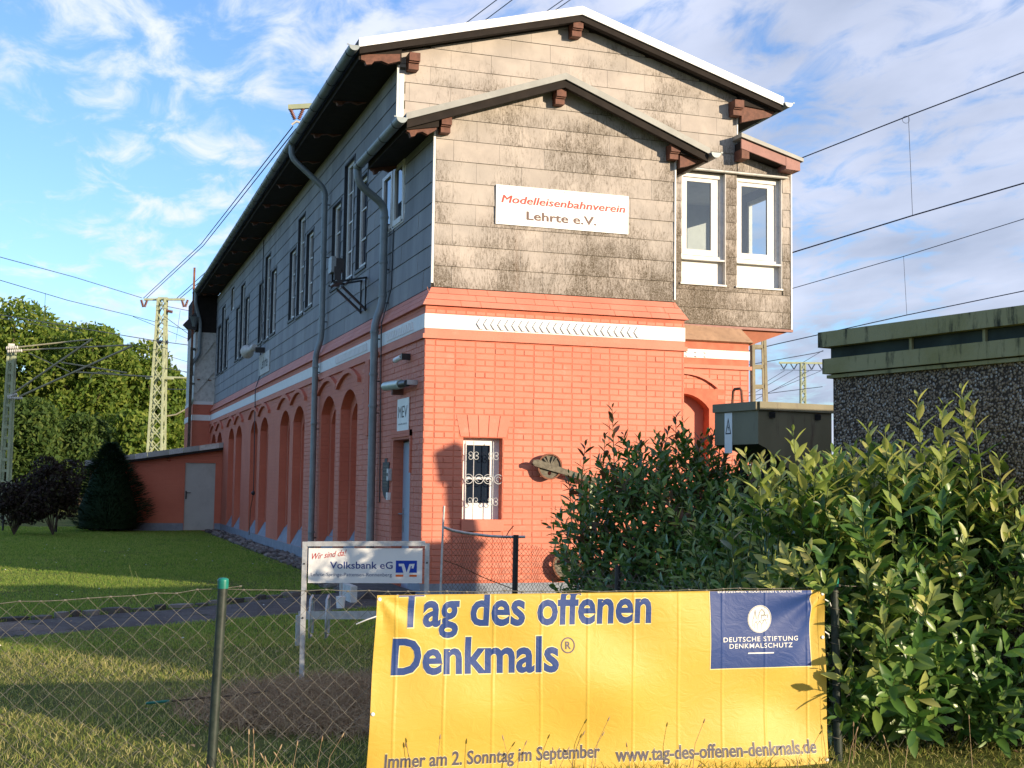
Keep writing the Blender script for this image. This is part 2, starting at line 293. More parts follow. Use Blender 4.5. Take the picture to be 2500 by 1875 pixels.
    leafy('laurel_tip', [(0, (.18, .27, .06)), (.6, (.38, .42, .11)), (1, (.52, .46, .17))], .38, .3, .45)
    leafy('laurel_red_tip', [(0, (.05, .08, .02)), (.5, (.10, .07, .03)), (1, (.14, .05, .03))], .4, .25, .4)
    leafy('tree_leaf', [(0, (.05, .10, .018)), (.5, (.12, .19, .03)), (.9, (.26, .30, .06))], .6, .35, .2)
    leafy('tree_leaf_dark', [(0, (.03, .065, .018)), (.6, (.07, .12, .028)), (1, (.14, .18, .04))], .6, .3, .2)
    leafy('yew_needle', [(0, (.012, .03, .013)), (.6, (.022, .05, .02)), (1, (.04, .08, .028))], .7, .1, .15)
    leafy('purple_leaf', [(0, (.018, .014, .012)), (.6, (.04, .026, .022)), (1, (.06, .065, .025))], .6, .15, .2)
    plain('bark', (.11, .085, .06), .3, .95, scale=12, bump=.01); plain('stem_green', (.10, .13, .04), .2, .6, scale=20)
materials()
# ------------------------------------------------------------------ brick and panel layers
def FX(y0, sgn=1):  return lambda u, v, w: (u, y0-w, v)          # facade facing -Y: u = x, v = z, w = outward
def FS(x0):         return lambda u, v, w: (x0-w, u, v)          # facade facing -X: u = y, v = z
def brick_geo(w, h, d=.012, ch=.006, j=None):
    j = j or (0, 0, 0, 0); x, y = w/2, h/2; q = ch
    v = [(-x, -y, -.004), (x, -y, -.004), (x, y, -.004), (-x, y, -.004), (-x+q, -y+q, d), (x-q, -y+q, d), (x-q, y-q, d), (-x+q, y-q, d)]
    return v, [(0, 1, 5, 4), (1, 2, 6, 5), (2, 3, 7, 6), (3, 0, 4, 7), (4, 5, 6, 7)]
COURSE = .0762
def lay_bricks(u0, u1, z0, z1, blocked=lambda a, b, c, d: False, gap=.0065, seed=1, cut=()):
    r = random.Random(seed); out = []; k0 = int(math.floor(z0/COURSE))
    for k in range(k0, int(math.ceil(z1/COURSE))+1):
        za, zb = max(k*COURSE, z0), min((k+1)*COURSE, z1)
        if zb-za < .03: continue
        L = .26 if k % 2 else .13; u = u0-(L*.5 if k % 4 == 1 else (.0 if k % 2 == 0 else .13))
        while u < u1:
            a, b = max(u, u0), min(u+L, u1); u += L
            seg = [(a, b)]; zm = (za+zb)/2
            for (ha, hb, hc, hd) in cut:
                if hc < zm < hd: seg = [q for (p0, p1) in seg for q in ((p0, min(p1, ha)), (max(p0, hb), p1)) if q[1]-q[0] > .012]
            for a, b in seg:
              if b-a < .02 or blocked(a, b, za, zb): continue
              out.append(((a+b)/2+r.gauss(0, .0015), (za+zb)/2+r.gauss(0, .0012), b-a-gap*r.uniform(.5, 1.2), zb-za-gap*r.uniform(.5, 1.1), r.uniform(.0025, .0048) if r.random() < .85 else r.uniform(.0021, .009), r.gauss(0, .006)))
    return out
def bricks_stuff(name, parent, fn, bl, mat='red_paint'):
    mb = MB()
    for (u, v, w, h, d, tilt) in bl:
        g, f = brick_geo(w, h, d); mb.add([fn(u+a-b*tilt, v+b+a*tilt, c) for a, b, c in g], f)
    return mb.build(name, mat, parent, kind='stuff')
BR = {}
def brick_mesh(w, h, d, mat, orient):
    key = (round(w, 2), round(h, 2), round(d*1000), orient)
    if key not in BR:
        g, f = brick_geo(round(w, 2)-.003, round(h, 2) if h < .066 else .0685, round(d*1000)/1000)
        mb = MB().add([(a, -c, b) if orient == 'x' else (-c, -a, b) for a, b, c in g], f); BR[key] = mb.mesh('brick', mat)
    return BR[key]
def bricks_objects(parent, fn, bl, orient, mat='red_paint'):
    for (u, v, w, h, d, tilt) in bl:
        o = bpy.data.objects.new('brick', brick_mesh(w, h, d, mat, orient)); o.location = fn(u, v, 0)
        o.rotation_euler = (0, tilt, 0) if orient == 'x' else (tilt, 0, 0); link(o, parent)
def sub_rect(rects, h):
    out = []
    for (a, b, c, d) in rects:
        e, f, g, i = h
        if e >= b or f <= a or g >= d or i <= c: out.append((a, b, c, d)); continue
        if a < e: out.append((a, e, c, d))
        if b > f: out.append((f, b, c, d))
        x0, x1 = max(a, e), min(b, f)
        if c < g: out.append((x0, x1, c, g))
        if d > i: out.append((x0, x1, i, d))
    return out
def clip_poly(poly, hp):                 # keep the side where n.p <= d
    nx, ny, d = hp; out = []
    for i, p in enumerate(poly):
        q = poly[(i+1) % len(poly)]; a = nx*p[0]+ny*p[1]-d; b = nx*q[0]+ny*q[1]-d
        if a <= 0: out.append(p)
        if (a < 0 < b) or (b < 0 < a):
            t = a/(a-b); out.append((p[0]+t*(q[0]-p[0]), p[1]+t*(q[1]-p[1])))
    return out
ROW = .27; Z0 = 3.722
def lay_panels(u0, u1, z0, z1, holes=(), planes=(), off=0., wid=.61, zbase=Z0):
    out = []; k = int(math.floor((z0-zbase)/ROW+1e-6))
    while zbase+k*ROW < z1-.01:
        za, zb = max(z0, zbase+k*ROW), min(z1, zbase+(k+1)*ROW); u = u0-wid*(.5 if k % 2 else .0)-off
        while u < u1:
            a, b = max(u, u0), min(u+wid, u1); u += wid
            if b-a < .03: continue
            rs = [(a+.0014, b-.0014, za+.004, zb)]
            for h in holes: rs = sub_rect(rs, h)
            for r_ in rs:
                if r_[1]-r_[0] < .03 or r_[3]-r_[2] < .03: continue
                p = [(r_[0], r_[2]), (r_[1], r_[2]), (r_[1], r_[3]), (r_[0], r_[3])]
                for hp in planes: p = clip_poly(p, hp)
                if len(p) >= 3 and abs(sum(p[i][0]*p[(i+1) % len(p)][1]-p[(i+1) % len(p)][0]*p[i][1] for i in range(len(p)))) > .003: out.append((p, zbase+k*ROW))
        k += 1
    return out
def panel_mb(mb, fn, p, zb, r):
    j = r.uniform(-.002, .002)
    tp = lambda v: .004+.011*(1-min(1, (v-zb)/ROW))+j     # bottom edge of each board stands proud of the one below
    n = len(p); v = [fn(a, b, tp(b)) for a, b in p]+[fn(a, b, tp(b)-.006) for a, b in p]
    mb.add(v, [tuple(range(n)), tuple(range(n, 2*n))[::-1]]+[(i, (i+1) % n, n+(i+1) % n, n+i) for i in range(n)])
def panels(parent, fn, pl, limit=10**6, seed=3):
    r = random.Random(seed); st = MB()
    for i, (p, zb) in enumerate(pl):
        if i < limit: mb = MB(); panel_mb(mb, fn, p, zb, r); mb.build('cladding_panel', 'fibre_cement', parent)
        else: panel_mb(st, fn, p, zb, r)
    if st.v: st.build('cladding_panels_far', 'fibre_cement', parent, kind='stuff')
def rect(a, b, c, d): return [(a, c), (b, c), (b, d), (a, d)]
def seg_arch(c, hw, z0, zs, rise, n=12):   # opening: straight jambs to zs, then a segment rising by rise
    R = (hw*hw+rise*rise)/(2*rise); cz = zs+rise-R; a0 = math.asin(hw/R)
    return [(c-hw, z0), (c+hw, z0)]+[(c+R*math.sin(a0-2*a0*i/n), cz+R*math.cos(a0-2*a0*i/n)) for i in range(n+1)]

# ------------------------------------------------------------------ the signal box
BOX = thing('signal_box_building', 'long two-storey railway building with salmon red brick base and weathered grey panel cladding', 'building', (0, 0, -.16))
FAR = 26.8
def building():
    G = -.16
    # ---- annex front wall
    w = MB()
    hole = rect(.515, 1.03, .83, 1.845)
    w.plate([rect(.1505, 3.54, G, 3.47), hole], lambda a, b, c: (a, c, b), .20)
    fw_ = w.build('front_wall', 'red_joint', BOX)
    def blk(a, b, c, d):
        return c < .045
    bl = lay_bricks(.0, 3.54, .05, 3.06, blk, seed=5, cut=((.515, 1.03, .83, 1.845), (.46, 1.09, 1.845, 2.13), (.50, 1.045, .69, .83)))+lay_bricks(0, 3.54, 3.375, 3.455, seed=8)
    vis = sorted(bl, key=lambda q: (q[0]-1.3)**2*.35+(q[1]-2.2)**2-(.5 if q[2] > .2 else 0))
    bricks_objects(fw_, FX(0), vis[:300], 'x'); bricks_stuff('brickwork', fw_, FX(0), vis[300:])
    mb = MB()                                       # flat arch of upright bricks over the window
    for i in range(5):
        a0 = -.30+i*.12; sl = lambda t, k: t*(1+.16*k)
        q = [(.775+sl(a0+.004, 0), 1.856), (.775+sl(a0+.116, 0), 1.856), (.775+sl(a0+.116, 1.3), 2.125), (.775+sl(a0+.004, 1.3), 2.125)]
        mb.plate([q], FX(0), .008)
    mb.build('window_arch', 'red_paint', fw_)
    MB().box(.50, 1.045, -.045, .02, .69, .825).build('window_sill', 'red_paint', fw_)
    MB().box(-.004, 3.544, -.004, .1, G, .045).build('plinth', 'plinth_grey', fw_)
    # ---- side wall with paired tall niches
    cs = [5.5+4.79*k for k in range(5)]; hw = .66
    nich = []
    for c in cs: nich += [(c-.87, hw), (c+.87, hw)]
    loops = [rect(0, FAR, G, 3.47), rect(.62, 1.58, G+.02, 1.84)]
    for c, h in nich: loops.append(seg_arch(c, h, .06, 2.45, .28))
    sw = MB().plate(loops, lambda a, b, c: (c, a, b), .15).build('side_wall', 'red_paint_far', BOX)
    loops2 = [rect(1.9, FAR, G, 3.0)]+[seg_arch(c+.02, h-.17, .35, 2.28, .26) for c, h in nich]
    MB().plate(loops2, lambda a, b, c: (.152+c, a, b), .15).build('niche_step', 'red_paint_far', sw)
    MB().box(.304, .33, 1.7, FAR, G, 3.0).build('niche_back', 'red_paint_far', sw)
    ms = MB()
    for c, h in nich: ms.add([(-.004, c-h, .05), (-.004, c+h, .05), (.30, c+h, .62), (.30, c-h, .62)], [(0, 1, 2, 3)])
    ms.box(-.006, .0, 2.2, FAR, G, .052); ms.box(-.006, .0, -.006, .62, G, .045); ms.build('sloping_plinth', 'plinth_grey', sw)
    MB().tube([(.29, 3.97+.05, .35), (.29, 4.02, 2.3)], .022, 6).build('white_conduit', 'white_paint', sw); MB().tube([(.29, 5.74, .35), (.29, 5.74, 2.28)], .022, 6).build('white_conduit', 'white_paint', sw)
    def blk2(a, b, c, d):
        pass
        for q, h in nich:
            if b > q-h-.01 and a < q+h+.01 and d > .04 and c < 2.8: return True
        for q in cs:
            if b > q-1.75 and a < q+1.75 and d > 2.5 and c < 3.0: return True
        return False
    bl = lay_bricks(.01, 9.0, .05, 3.06, blk2, seed=11, cut=((.55, 1.66, 0, 1.95),)); bricks_stuff('brickwork', sw, FS(0), bl)
    m = MB()                                        # label moulds: an m over every pair
    for c in cs:
        for s in (-1, 1):
            q = c+s*.87; n = 12; hwm = .86; rise = .20; R = (hwm**2+rise**2)/(2*rise); cz = 2.78+rise-R; a0 = math.asin(hwm/R)
            lo = [(q+R*math.sin(-a0+2*a0*i/n), cz+R*math.cos(-a0+2*a0*i/n)) for i in range(n+1)]; hi = [(a, b+.075) for a, b in lo]
            m.plate([lo+hi[::-1]], FS(0), .055)
        m.build('hood_mould', 'red_paint_far', sw); m = MB()
    MB().box(-.06, .01, 2.95, 3.22, 1.95, 3.05).build('pilaster', 'red_paint_far', sw)
    MB().plate([rect(.5, 1.7, G, 1.96), rect(.615, 1.585, G-.01, 1.845)][0:1], lambda a, b, c: (.151+c, a, b), .01) 
    md = MB(); md.box(-.022, .0, .55, .61, 1.4, 1.95); md.box(-.022, .0, .55, 1.66, 1.87, 1.95); md.build('door_surround', 'red_paint_far', sw)
    d = MB().box(.145, .19, .62, 1.58, -.14, 1.81).build('door', 'door_blue', BOX)
    h = MB(); h.tube([(.14, 1.50, .86), (.075, 1.50, .86), (.075, 1.38, .86)], .011, 6); h.box(.128, .146, 1.48, 1.52, .62, .93); h.build('handle', 'steel', d)
    MB().box(.14, .16, .62, 1.58, 1.812, 1.838).build('door_frame', 'black_metal', BOX)
    # ---- string course, white band, cornice (front + side + right return)
    def ring(name, mat, z0, z1, o, parent=BOX):
        b = MB(); b.box(-o, 3.54+o, -o, .12, z0, z1); b.box(-o, .12, .121, FAR-.02, z0, z1); b.box(3.42, 3.54+o, .121, 2.10, z0, z1); return b.build(name, mat, parent)
    ring('string_course', 'red_paint', 3.06, 3.115, .035); ring('string_band', 'red_paint', 3.117, 3.185, .006)
    wb = ring('white_band', 'white_paint', 3.187, 3.37, .010)
    for i in range(24):                             # chevron bricks in the white band
        x = .66+i*.0935; MB().plate([[(x, 3.27), (x+.045, 3.345), (x+.085, 3.345), (x+.04, 3.27), (x+.085, 3.205), (x+.045, 3.205)]], FX(-.010), .020).build('chevron_brick', 'white_paint', wb)
    for y in [.55+i*.095 for i in range(16)]+[3.3+i*.095 for i in range(26)]: MB().plate([[(y, 3.22), (y+.05, 3.33), (y+.085, 3.33), (y+.035, 3.22)]], FS(-.010), .020).build('dentil_brick', 'white_paint', wb)
    c = MB()
    for i in range(3):                              # three courses of splayed bricks stepping back to the cladding
        z0, z1 = 3.475+i*.082, 3.475+(i+1)*.082-.006; o0, o1 = .045-i*.048, .045-(i+1)*.048+.006
        c.add([(-o0, -o0, z0), (3.54+o0, -o0, z0), (3.54+o1, -o1, z1), (-o1, -o1, z1), (-o0, .2, z0), (3.54+o0, .2, z0), (3.54+o1, .2, z1), (-o1, .2, z1)], [(0, 1, 2, 3), (4, 7, 6, 5), (0, 4, 5, 1), (3, 2, 6, 7), (1, 5, 6, 2), (0, 3, 7, 4)])
        c.add([(-o0, .2, z0), (-o0, FAR-.05, z0), (-o1, FAR-.05, z1), (-o1, .2, z1), (.2, .2, z0), (.2, FAR-.05, z0), (.2, FAR-.05, z1), (.2, .2, z1)], [(0, 3, 2, 1), (0, 1, 5, 4), (3, 7, 6, 2), (1, 2, 6, 5)])
    c.build('cornice', 'red_paint', BOX)
    r = random.Random(2); jt = MB()
    for i in range(3):
        x = r.uniform(0, .2)
        while x < 3.5:
            z0, z1 = 3.475+i*.082, 3.475+(i+1)*.082-.006; o0, o1 = .045-i*.048, .045-(i+1)*.048+.006
            if r.random() < .6: jt.add([(x, -o0-.002, z0), (x+.007, -o0-.002, z0), (x-.003, -o1-.002, z1), (x-.010, -o1-.002, z1)], [(0, 1, 2, 3)])
            x += .26
    jt.build('cornice_joints', 'soffit_terracotta', BOX)
    # ---- annex cladding
    ap, aw = 5.93, .268        # wall height at the left corner, roof pitch
    bk = MB(); bk.plate([[(.112, 3.72), (3.45, 3.72), (3.45, 5.84), (1.77, 6.48), (.112, 5.89)]], lambda a, b, c: (a, .112+c, b), .06); back = bk.build('annex_cladding', 'panel_backing', BOX)
    pitch = (-.356, 1, 5.854), (.38, 1, 7.154)
    pl = lay_panels(.125, 3.44, 3.722, 6.5, planes=(pitch[0], pitch[1]), off=.38)
    panels(back, FX(.110), pl)
    # ---- gable and bay cladding (rear section front, Y = 2.18)
    YG = 2.18; bayx = 6.46
    gp = ((-.268, 1, 7.37), (.298, 1, 7.33+.298*5.51))
    w1, w2 = (4.56, 5.30, 4.365, 6.09), (5.50, 6.28, 4.365, 6.09)
    gb = MB(); gb.plate([[(.112, 3.735), (bayx-.008, 3.735), (bayx-.008, 6.2), (5.51, 6.42), (5.51, 7.33), (2.81, 8.12), (.112, 7.40)], rect(*w1), rect(*w2)], lambda a, b, c: (a, YG+.012+c, b), .10)
    gb = gb.build('gable_cladding', 'panel_backing', BOX)
    pl = lay_panels(.125, 5.50, 5.4, 8.4, planes=gp, off=.16, holes=((.1, 3.4, 3, 5.75), (4.5, 5.51, 3, 6.11)))
    pl += lay_panels(5.515, bayx-.02, 6.11, 6.42, off=.1, planes=((.245, 1, 6.42+.245*5.51),))
    pl += lay_panels(3.5, bayx-.02, 3.74, 6.11, holes=(w1, w2), off=.25) 
    pl = [p for p in pl if not (max(q[0] for q in p[0]) < 3.55 and max(q[1] for q in p[0]) < 5.72)]
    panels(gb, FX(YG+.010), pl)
    # bay body
    bb = MB(); bb.box(5.62, bayx-.01, YG+.12, YG+.16, 3.74, 4.36)
    bb.plate([[(YG+.012, 3.735), (4.6, 3.735), (4.6, 6.2), (YG+.012, 6.2)], rect(2.75, 3.45, 4.75, 6.0), rect(3.65, 4.35, 4.75, 6.0)], lambda a, b, c: (bayx-.008-c, a, b), .08)
    bb.build('bay_side_wall', 'fibre_cement', BOX)
    MB().box(4.3, bayx-.09, 4.56, 4.62, 3.74, 6.2).build('bay_rear_wall', 'room_white', BOX)
    MB().box(3.6, bayx-.09, YG+.13, 4.56, 6.14, 6.18).build('bay_ceiling', 'room_white', BOX); MB().box(3.6, bayx-.09, YG+.17, 4.56, 3.78, 3.82).build('bay_floor', 'room_white', BOX)
    MB().box(4.02, 4.06, YG+.13, 4.56, 3.82, 6.14).build('bay_partition', 'room_white', BOX)
    for (a, b) in ((2.75, 3.45), (3.65, 4.35)):
        f = MB(); X = bayx-.05
        for q in ((a, a+.06, 4.75, 6.0), (b-.06, b, 4.75, 6.0), (a+.06, b-.06, 4.75, 4.82), (a+.06, b-.06, 5.94, 6.0)): f.box(X-.03, X+.03, *q)
        f.build('bay_side_window', 'frame_white', BOX)
    for (a, b) in ((w1[0], w1[1]), (w2[0], w2[1])):
        yf = YG+.10; f = MB()
        f.box(a, b, yf-.03, yf+.04, 6.02, 6.09); f.box(a, a+.055, yf-.03, yf+.04, 4.80, 6.02); f.box(b-.055, b, yf-.03, yf+.04, 4.80, 6.02); f.box(a, b, yf-.03, yf+.04, 4.75, 4.80)
        wo = f.build('bay_window', 'frame_white', BOX); s = MB()
        s.box(a+.057, b-.15, yf-.015, yf+.03, 4.81, 4.90); s.box(a+.057, a+.125, yf-.015, yf+.03, 4.90, 6.01); s.box(b-.20, b-.15, yf-.015, yf+.03, 4.90, 6.01); s.box(a+.125, b-.20, yf-.015, yf+.03, 5.955, 6.01)
        s.build('sash', 'frame_white', wo); MB().box(b-.148, b-.057, yf+.0, yf+.03, 4.80, 6.015).build('side_post', 'frame_white', wo)
        MB().box(a+.125, b-.20, yf+.004, yf+.008, 4.90, 5.955).build('pane', 'clear_glass', wo)
        MB().box(a-.0, b, YG+.10, YG+.118, 4.37, 4.745).build('white_panel', 'white_paint', wo)
        g = MB(); g.box(a-.03, b+.01, YG-.035, YG+.10, 4.335, 4.362); g.box(a-.0, b, YG+.0, YG+.07, 4.725, 4.75); g.build('window_ledge', 'frame_white', wo)
        MB().box(b-.002, b+.006, YG-.008, YG+.10, 4.365, 6.09).build('reveal_strip', 'frame_white', wo)
    st = MB(); st.box(4.2, 6.36, YG-.05, YG+.0, 6.105, 6.135); st.tube([(4.2, YG-.05, 6.12), (6.36, YG-.05, 6.12)], .019, 8); st.build('awning_rail', 'old_white', BOX)
    for q in ((bayx-.018, bayx+.004, YG-.012, YG+.012, 3.735, 6.20), (5.492, 5.514, YG-.012, YG+.012, 6.42, 7.10), (.088, .118, .088, .118, 3.77, 5.86), (3.435, 3.458, .085, .11, 3.75, 5.84), (.085, .125, YG-.014, YG+.02, 5.75, 7.2), (.1255, .19, YG-.018, YG-.004, 5.75, 7.08)): MB().box(*q).build('corner_strip', 'frame_white', BOX)
    # console under the bay
    MB().box(3.9, bayx+.012, YG-.02, YG+.04, 3.695, 3.732).build('bay_bottom_rail', 'fascia_brown', BOX)
    MB().add([(5.50, YG+.04, 3.72), (bayx-.05, YG+.04, 3.70), (bayx-.05, 4.6, 3.70), (5.50, 4.6, 3.72), (5.66, YG+.10, 3.42), (5.66, 4.6, 3.42)], [(0, 1, 2, 3), (0, 4, 1), (1, 4, 5, 2), (0, 3, 5, 4), (2, 5, 3)]).build('bay_soffit', 'soffit_terracotta', BOX)
    MB().add([(3.54, YG-.02, 3.735), (5.56, YG-.02, 3.70), (5.70, 2.02, 3.48), (3.54, 2.02, 3.48), (3.54, YG+.05, 3.735), (5.56, YG+.05, 3.70), (5.70, 2.12, 3.45), (3.54, 2.12, 3.45)], [(0, 1, 2, 3), (4, 7, 6, 5), (0, 4, 5, 1), (1, 5, 6, 2), (2, 6, 7, 3), (3, 7, 4, 0)]).build('brown_flashing', 'brown_sheet', BOX)
    # ---- rear section brick front, right of the annex
    Yb = 2.10
    rw = MB().plate([rect(3.4, 5.66, G, 3.46), seg_arch(4.55, .44, .5, 2.45, .22)], lambda a, b, c: (a, Yb+c, b), .2).build('rear_front_wall', 'red_joint', BOX)
    MB().box(3.4, 5.6, Yb+.202, Yb+.22, G, 3.3).build('niche_back', 'red_paint', rw); MB().box(5.46, 5.66, Yb+.2, FAR, G, 3.7).build('right_wall', 'red_paint_far', BOX)
    bl = lay_bricks(3.56, 5.65, .05, 3.06, lambda a, b, c, d: b > 4.08 and a < 5.02 and c < 2.7, seed=21); bricks_stuff('brickwork', rw, FX(Yb), bl)
    MB().box(3.55, 5.70, Yb-.035, Yb, 3.06, 3.115).build('string_course', 'red_paint', rw); MB().box(3.55, 5.675, Yb-.012, Yb, 3.215, 3.345).build('white_band', 'white_paint', rw)
    for i in range(9): x = 3.65+i*.155; o = MB(); o.plate([[(x, 3.30), (x+.07, 3.33), (x+.09, 3.32), (x+.03, 3.285)]], FX(Yb-.012), .018); o.plate([[(x, 3.24), (x+.05, 3.26), (x+.07, 3.24), (x+.03, 3.225)]], FX(Yb-.012), .018); o.build('band_ornament', 'white_paint', rw, kind='stuff')
    n = 10; hwm = .56; R = (hwm**2+.2**2)/.4; cz = 2.76+.2-R; a0 = math.asin(hwm/R); lo = [(4.55+R*math.sin(-a0+2*a0*i/n), cz+R*math.cos(-a0+2*a0*i/n)) for i in range(n+1)]
    MB().plate([lo+[(a, b+.06) for a, b in lo][::-1]], FX(Yb), .05).build('hood_mould', 'red_paint', rw)
    # ---- side cladding with triple windows
    X = .112; wins = []
    for c in cs: wins += [(c-1.46, c-.64, 4.60, 6.12), (c-.43, c+.43, 4.57, 6.62), (c+.64, c+1.46, 4.60, 6.12)]
    aw_ = (1.62, 2.98, 4.84, 5.74); awh = (2.181, 2.98, 4.84, 5.74); small = (22.0, 22.75, 6.2, 6.86)
    holes = wins+[aw_, small]
    sb = MB().plate([rect(YG, FAR, 3.72, 7.18)]+[rect(*q) for q in [h_ for h_ in holes if h_ is not aw_]+[awh]], lambda a, b, c: (X+c, a, b), .10).plate([rect(.173, 1.60, 3.72, 5.86)], lambda a, b, c: (X+c, a, b), .10).plate([rect(1.60, YG-.001, 3.72, 4.84)], lambda a, b, c: (X+c, a, b), .10).plate([rect(1.60, YG-.001, 5.74, 5.86)], lambda a, b, c: (X+c, a, b), .10).build('side_cladding', 'panel_backing', BOX)
    pl = lay_panels(.125, 2.18, 3.722, 5.86, holes=holes, off=.2)+lay_panels(2.18, FAR-.01, 3.722, 7.18, holes=holes, off=.2)
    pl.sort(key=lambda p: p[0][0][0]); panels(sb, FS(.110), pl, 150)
    MB().box(.216, .23, 2.4, FAR, 3.72, 7.15).build('window_backing', 'black_slate', sb); MB().box(.216, .23, .3, 2.39, 3.75, 5.75).build('window_backing', 'black_slate', sb)
    def light(a, b, c, d, cols, rows, name='window', dep=.10):
        f = MB(); x = X+dep-.03
        f.box(x-.035, x+.02, a, a+.085, c, d); f.box(x-.035, x+.02, b-.11, b, c, d); f.box(x-.035, x+.02, a+.085, b-.11, d-.055, d); f.box(x-.05, x+.02, a+.085, b-.11, c, c+.075)
        w_ = f.build(name, 'frame_white', BOX); m = MB()
        for i in range(1, cols): y = a+(b-a)*i/cols; m.box(x-.026, x+.002, y-.014, y+.014, c+.075, d-.055)
        for i in range(1, rows): z = c+(d-c)*i/rows; m.box(x-.024, x+.0, a+.085, b-.11, z-.012, z+.012)
        if m.v: m.build('glazing_bar', 'frame_white', w_)
        MB().box(x-.006, x-.002, a+.085, b-.11, c+.075, d-.055).build('pane', 'dark_glass', w_)
        return w_
    for i, q in enumerate(wins):
        a, b, c, d = q; w_ = light(a+.03, b-.03, c+.03, d-.03, 1 if i % 3 != 1 else 2, 3 if i % 3 != 1 else 4)
        s = MB(); s.box(X-.022, X+.10, a, a+.03, c, d); s.box(X-.022, X+.10, b-.03, b, c, d); s.box(X-.022, X+.10, a+.03, b-.03, d-.03, d); s.box(X-.04, X+.10, a-.01, b+.01, c-.02, c+.028); s.build('dark_surround', 'black_slate', w_)
    for a, b in ((1.64, 2.27), (2.33, 2.96)): 
        w_ = light(a, b, 4.86, 5.72, 1, 1, 'annex_window', .035); s = MB(); s.box(X-.03, X-.0, a-.01, b+.01, 4.84, 4.88); s.build('window_ledge', 'frame_white', w_)
    s = MB(); s.box(X-.012, X+.06, 1.60, 1.64, 4.84, 5.76); s.box(X-.012, X+.06, 2.96, 3.0, 4.84, 5.76); s.box(X-.012, X+.06, 2.27, 2.33, 4.84, 5.76); s.build('window_post', 'frame_white', BOX)
    w_ = light(22.02, 22.73, 6.22, 6.84, 1, 1, 'vent_window')
    # ---- far wing (painted brick, white above)
    wg = MB().box(-.545, .11, FAR, FAR+3, 3.75, 6.015).build('wing_upper_wall', 'old_white', BOX); MB().box(-.56, .10, FAR-.01, FAR+3, G, 3.70).build('wing_lower_wall', 'red_paint_far', BOX)
    MB().box(-.575, .0, FAR-.03, FAR+3, 3.19, 3.37).build('wing_band', 'white_paint', BOX); MB().box(-.565, .08, FAR-.02, FAR+3, 3.70, 3.80).build('wing_sill', 'white_paint', BOX)
    MB().box(-.56, 1.2, FAR-.02, FAR+3, 6.02, 7.22).build('far_eaves_shade', 'dark_soffit', BOX)  # near-black box standing in for the deep shade under the far eaves
    j = MB()
    for zz in (4.55, 5.15): j.box(-.549, .10, FAR-.012, FAR+.01, zz, zz+.035)
    j.bar((-.5, FAR-.03, 4.95), (.05, FAR-.03, 5.75), .035); j.bar((-.5, FAR-.03, 4.05), (.05, FAR-.03, 4.75), .035); j.build('wall_tie', 'old_white', wg)
    for p in ((-.45, 4.48), (-.1, 4.47)): MB().box(p[0], p[0]+.09, FAR-.03, FAR, p[1], p[1]+.03).build('rust_plate', 'rust', wg)
    # ---- roofs
    def roof(name, xl, zl, xa, za, xr, zr, y0, y1, th, barge_h, barge_mat, over):
        r = MB(); tp = [(xl, zl), (xa, za), (xr, zr)]
        poly = tp+[(xr, zr-th), (xa, za-th), (xl, zl-th)]
        r.prism([(a, y0+.03, b-.008) for a, b in poly], (0, y1-y0-.03, 0)); ro = r.build(name, 'roof_felt', BOX)
        for (p, q) in ((tp[0], tp[1]), (tp[1], tp[2])):
            sgn = .002 if p is tp[0] else -.002
            b = MB(); b.prism([(p[0]+max(sgn, 0), y0, p[1]), (q[0]+min(sgn, 0), y0, q[1]), (q[0]+min(sgn, 0), y0, q[1]-barge_h), (p[0]+max(sgn, 0), y0, p[1]-barge_h)], (0, .028, 0)); b.build('barge_board', barge_mat, ro)
        k = MB()
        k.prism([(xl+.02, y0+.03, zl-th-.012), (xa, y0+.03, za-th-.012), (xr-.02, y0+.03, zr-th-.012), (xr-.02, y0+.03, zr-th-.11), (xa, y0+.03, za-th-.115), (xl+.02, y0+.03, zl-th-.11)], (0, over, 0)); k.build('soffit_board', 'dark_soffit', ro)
        return ro
    mr = roof('roof', -.53, 7.425, 2.80, 8.325, 6.17, 7.32, 1.90, 28.5, .10, .125, 'barge_white', .10)
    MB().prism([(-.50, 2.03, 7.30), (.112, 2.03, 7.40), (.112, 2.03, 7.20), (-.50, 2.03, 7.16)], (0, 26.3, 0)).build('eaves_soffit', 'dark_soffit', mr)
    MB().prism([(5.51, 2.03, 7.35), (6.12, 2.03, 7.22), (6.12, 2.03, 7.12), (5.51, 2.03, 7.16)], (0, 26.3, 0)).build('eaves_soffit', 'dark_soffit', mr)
    ar = roof('annex_roof', -.335, 5.825, 1.77, 6.575, 3.84, 5.785, -.16, 2.17, .07, .085, 'roof_edge_grey', .06) 
    MB().prism([(-.31, -.06, 5.75), (.112, -.06, 5.86), (.112, -.06, 5.72), (-.31, -.06, 5.64)], (0, 2.2, 0)).build('eaves_soffit', 'dark_soffit', ar)
    MB().prism([(3.45, -.06, 5.84), (3.80, -.06, 5.73), (3.80, -.06, 5.62), (3.45, -.06, 5.70)], (0, 2.2, 0)).build('eaves_soffit', 'dark_soffit', ar)
    # shaped rafter ends seen under both eaves
    def rafter(y, x0, x1, z0, z1, par, s=1):
        L = x0-x1; p = [(x0, z0), (x1, z1), (x1, z1-.07), (x1+L*.10, z1-.085), (x1+L*.14, z1-.135), (x1+L*.27, z1-.12), (x1+L*.34, z1-.075), (x1+L*.52, z1-.055), (x1+L*.7, z1-.085), (x0, z0-.10)]
        MB().prism([(a, y, b) for a, b in p], (0, .08, 0)).build('rafter_end', 'brown_wood', par)
    rafter(2.02, .09, -.47, 7.31, 7.235, mr); rafter(-.03, .09, -.29, 5.79, 5.70, ar); rafter(2.05, .09, -.29, 5.79, 5.70, ar)
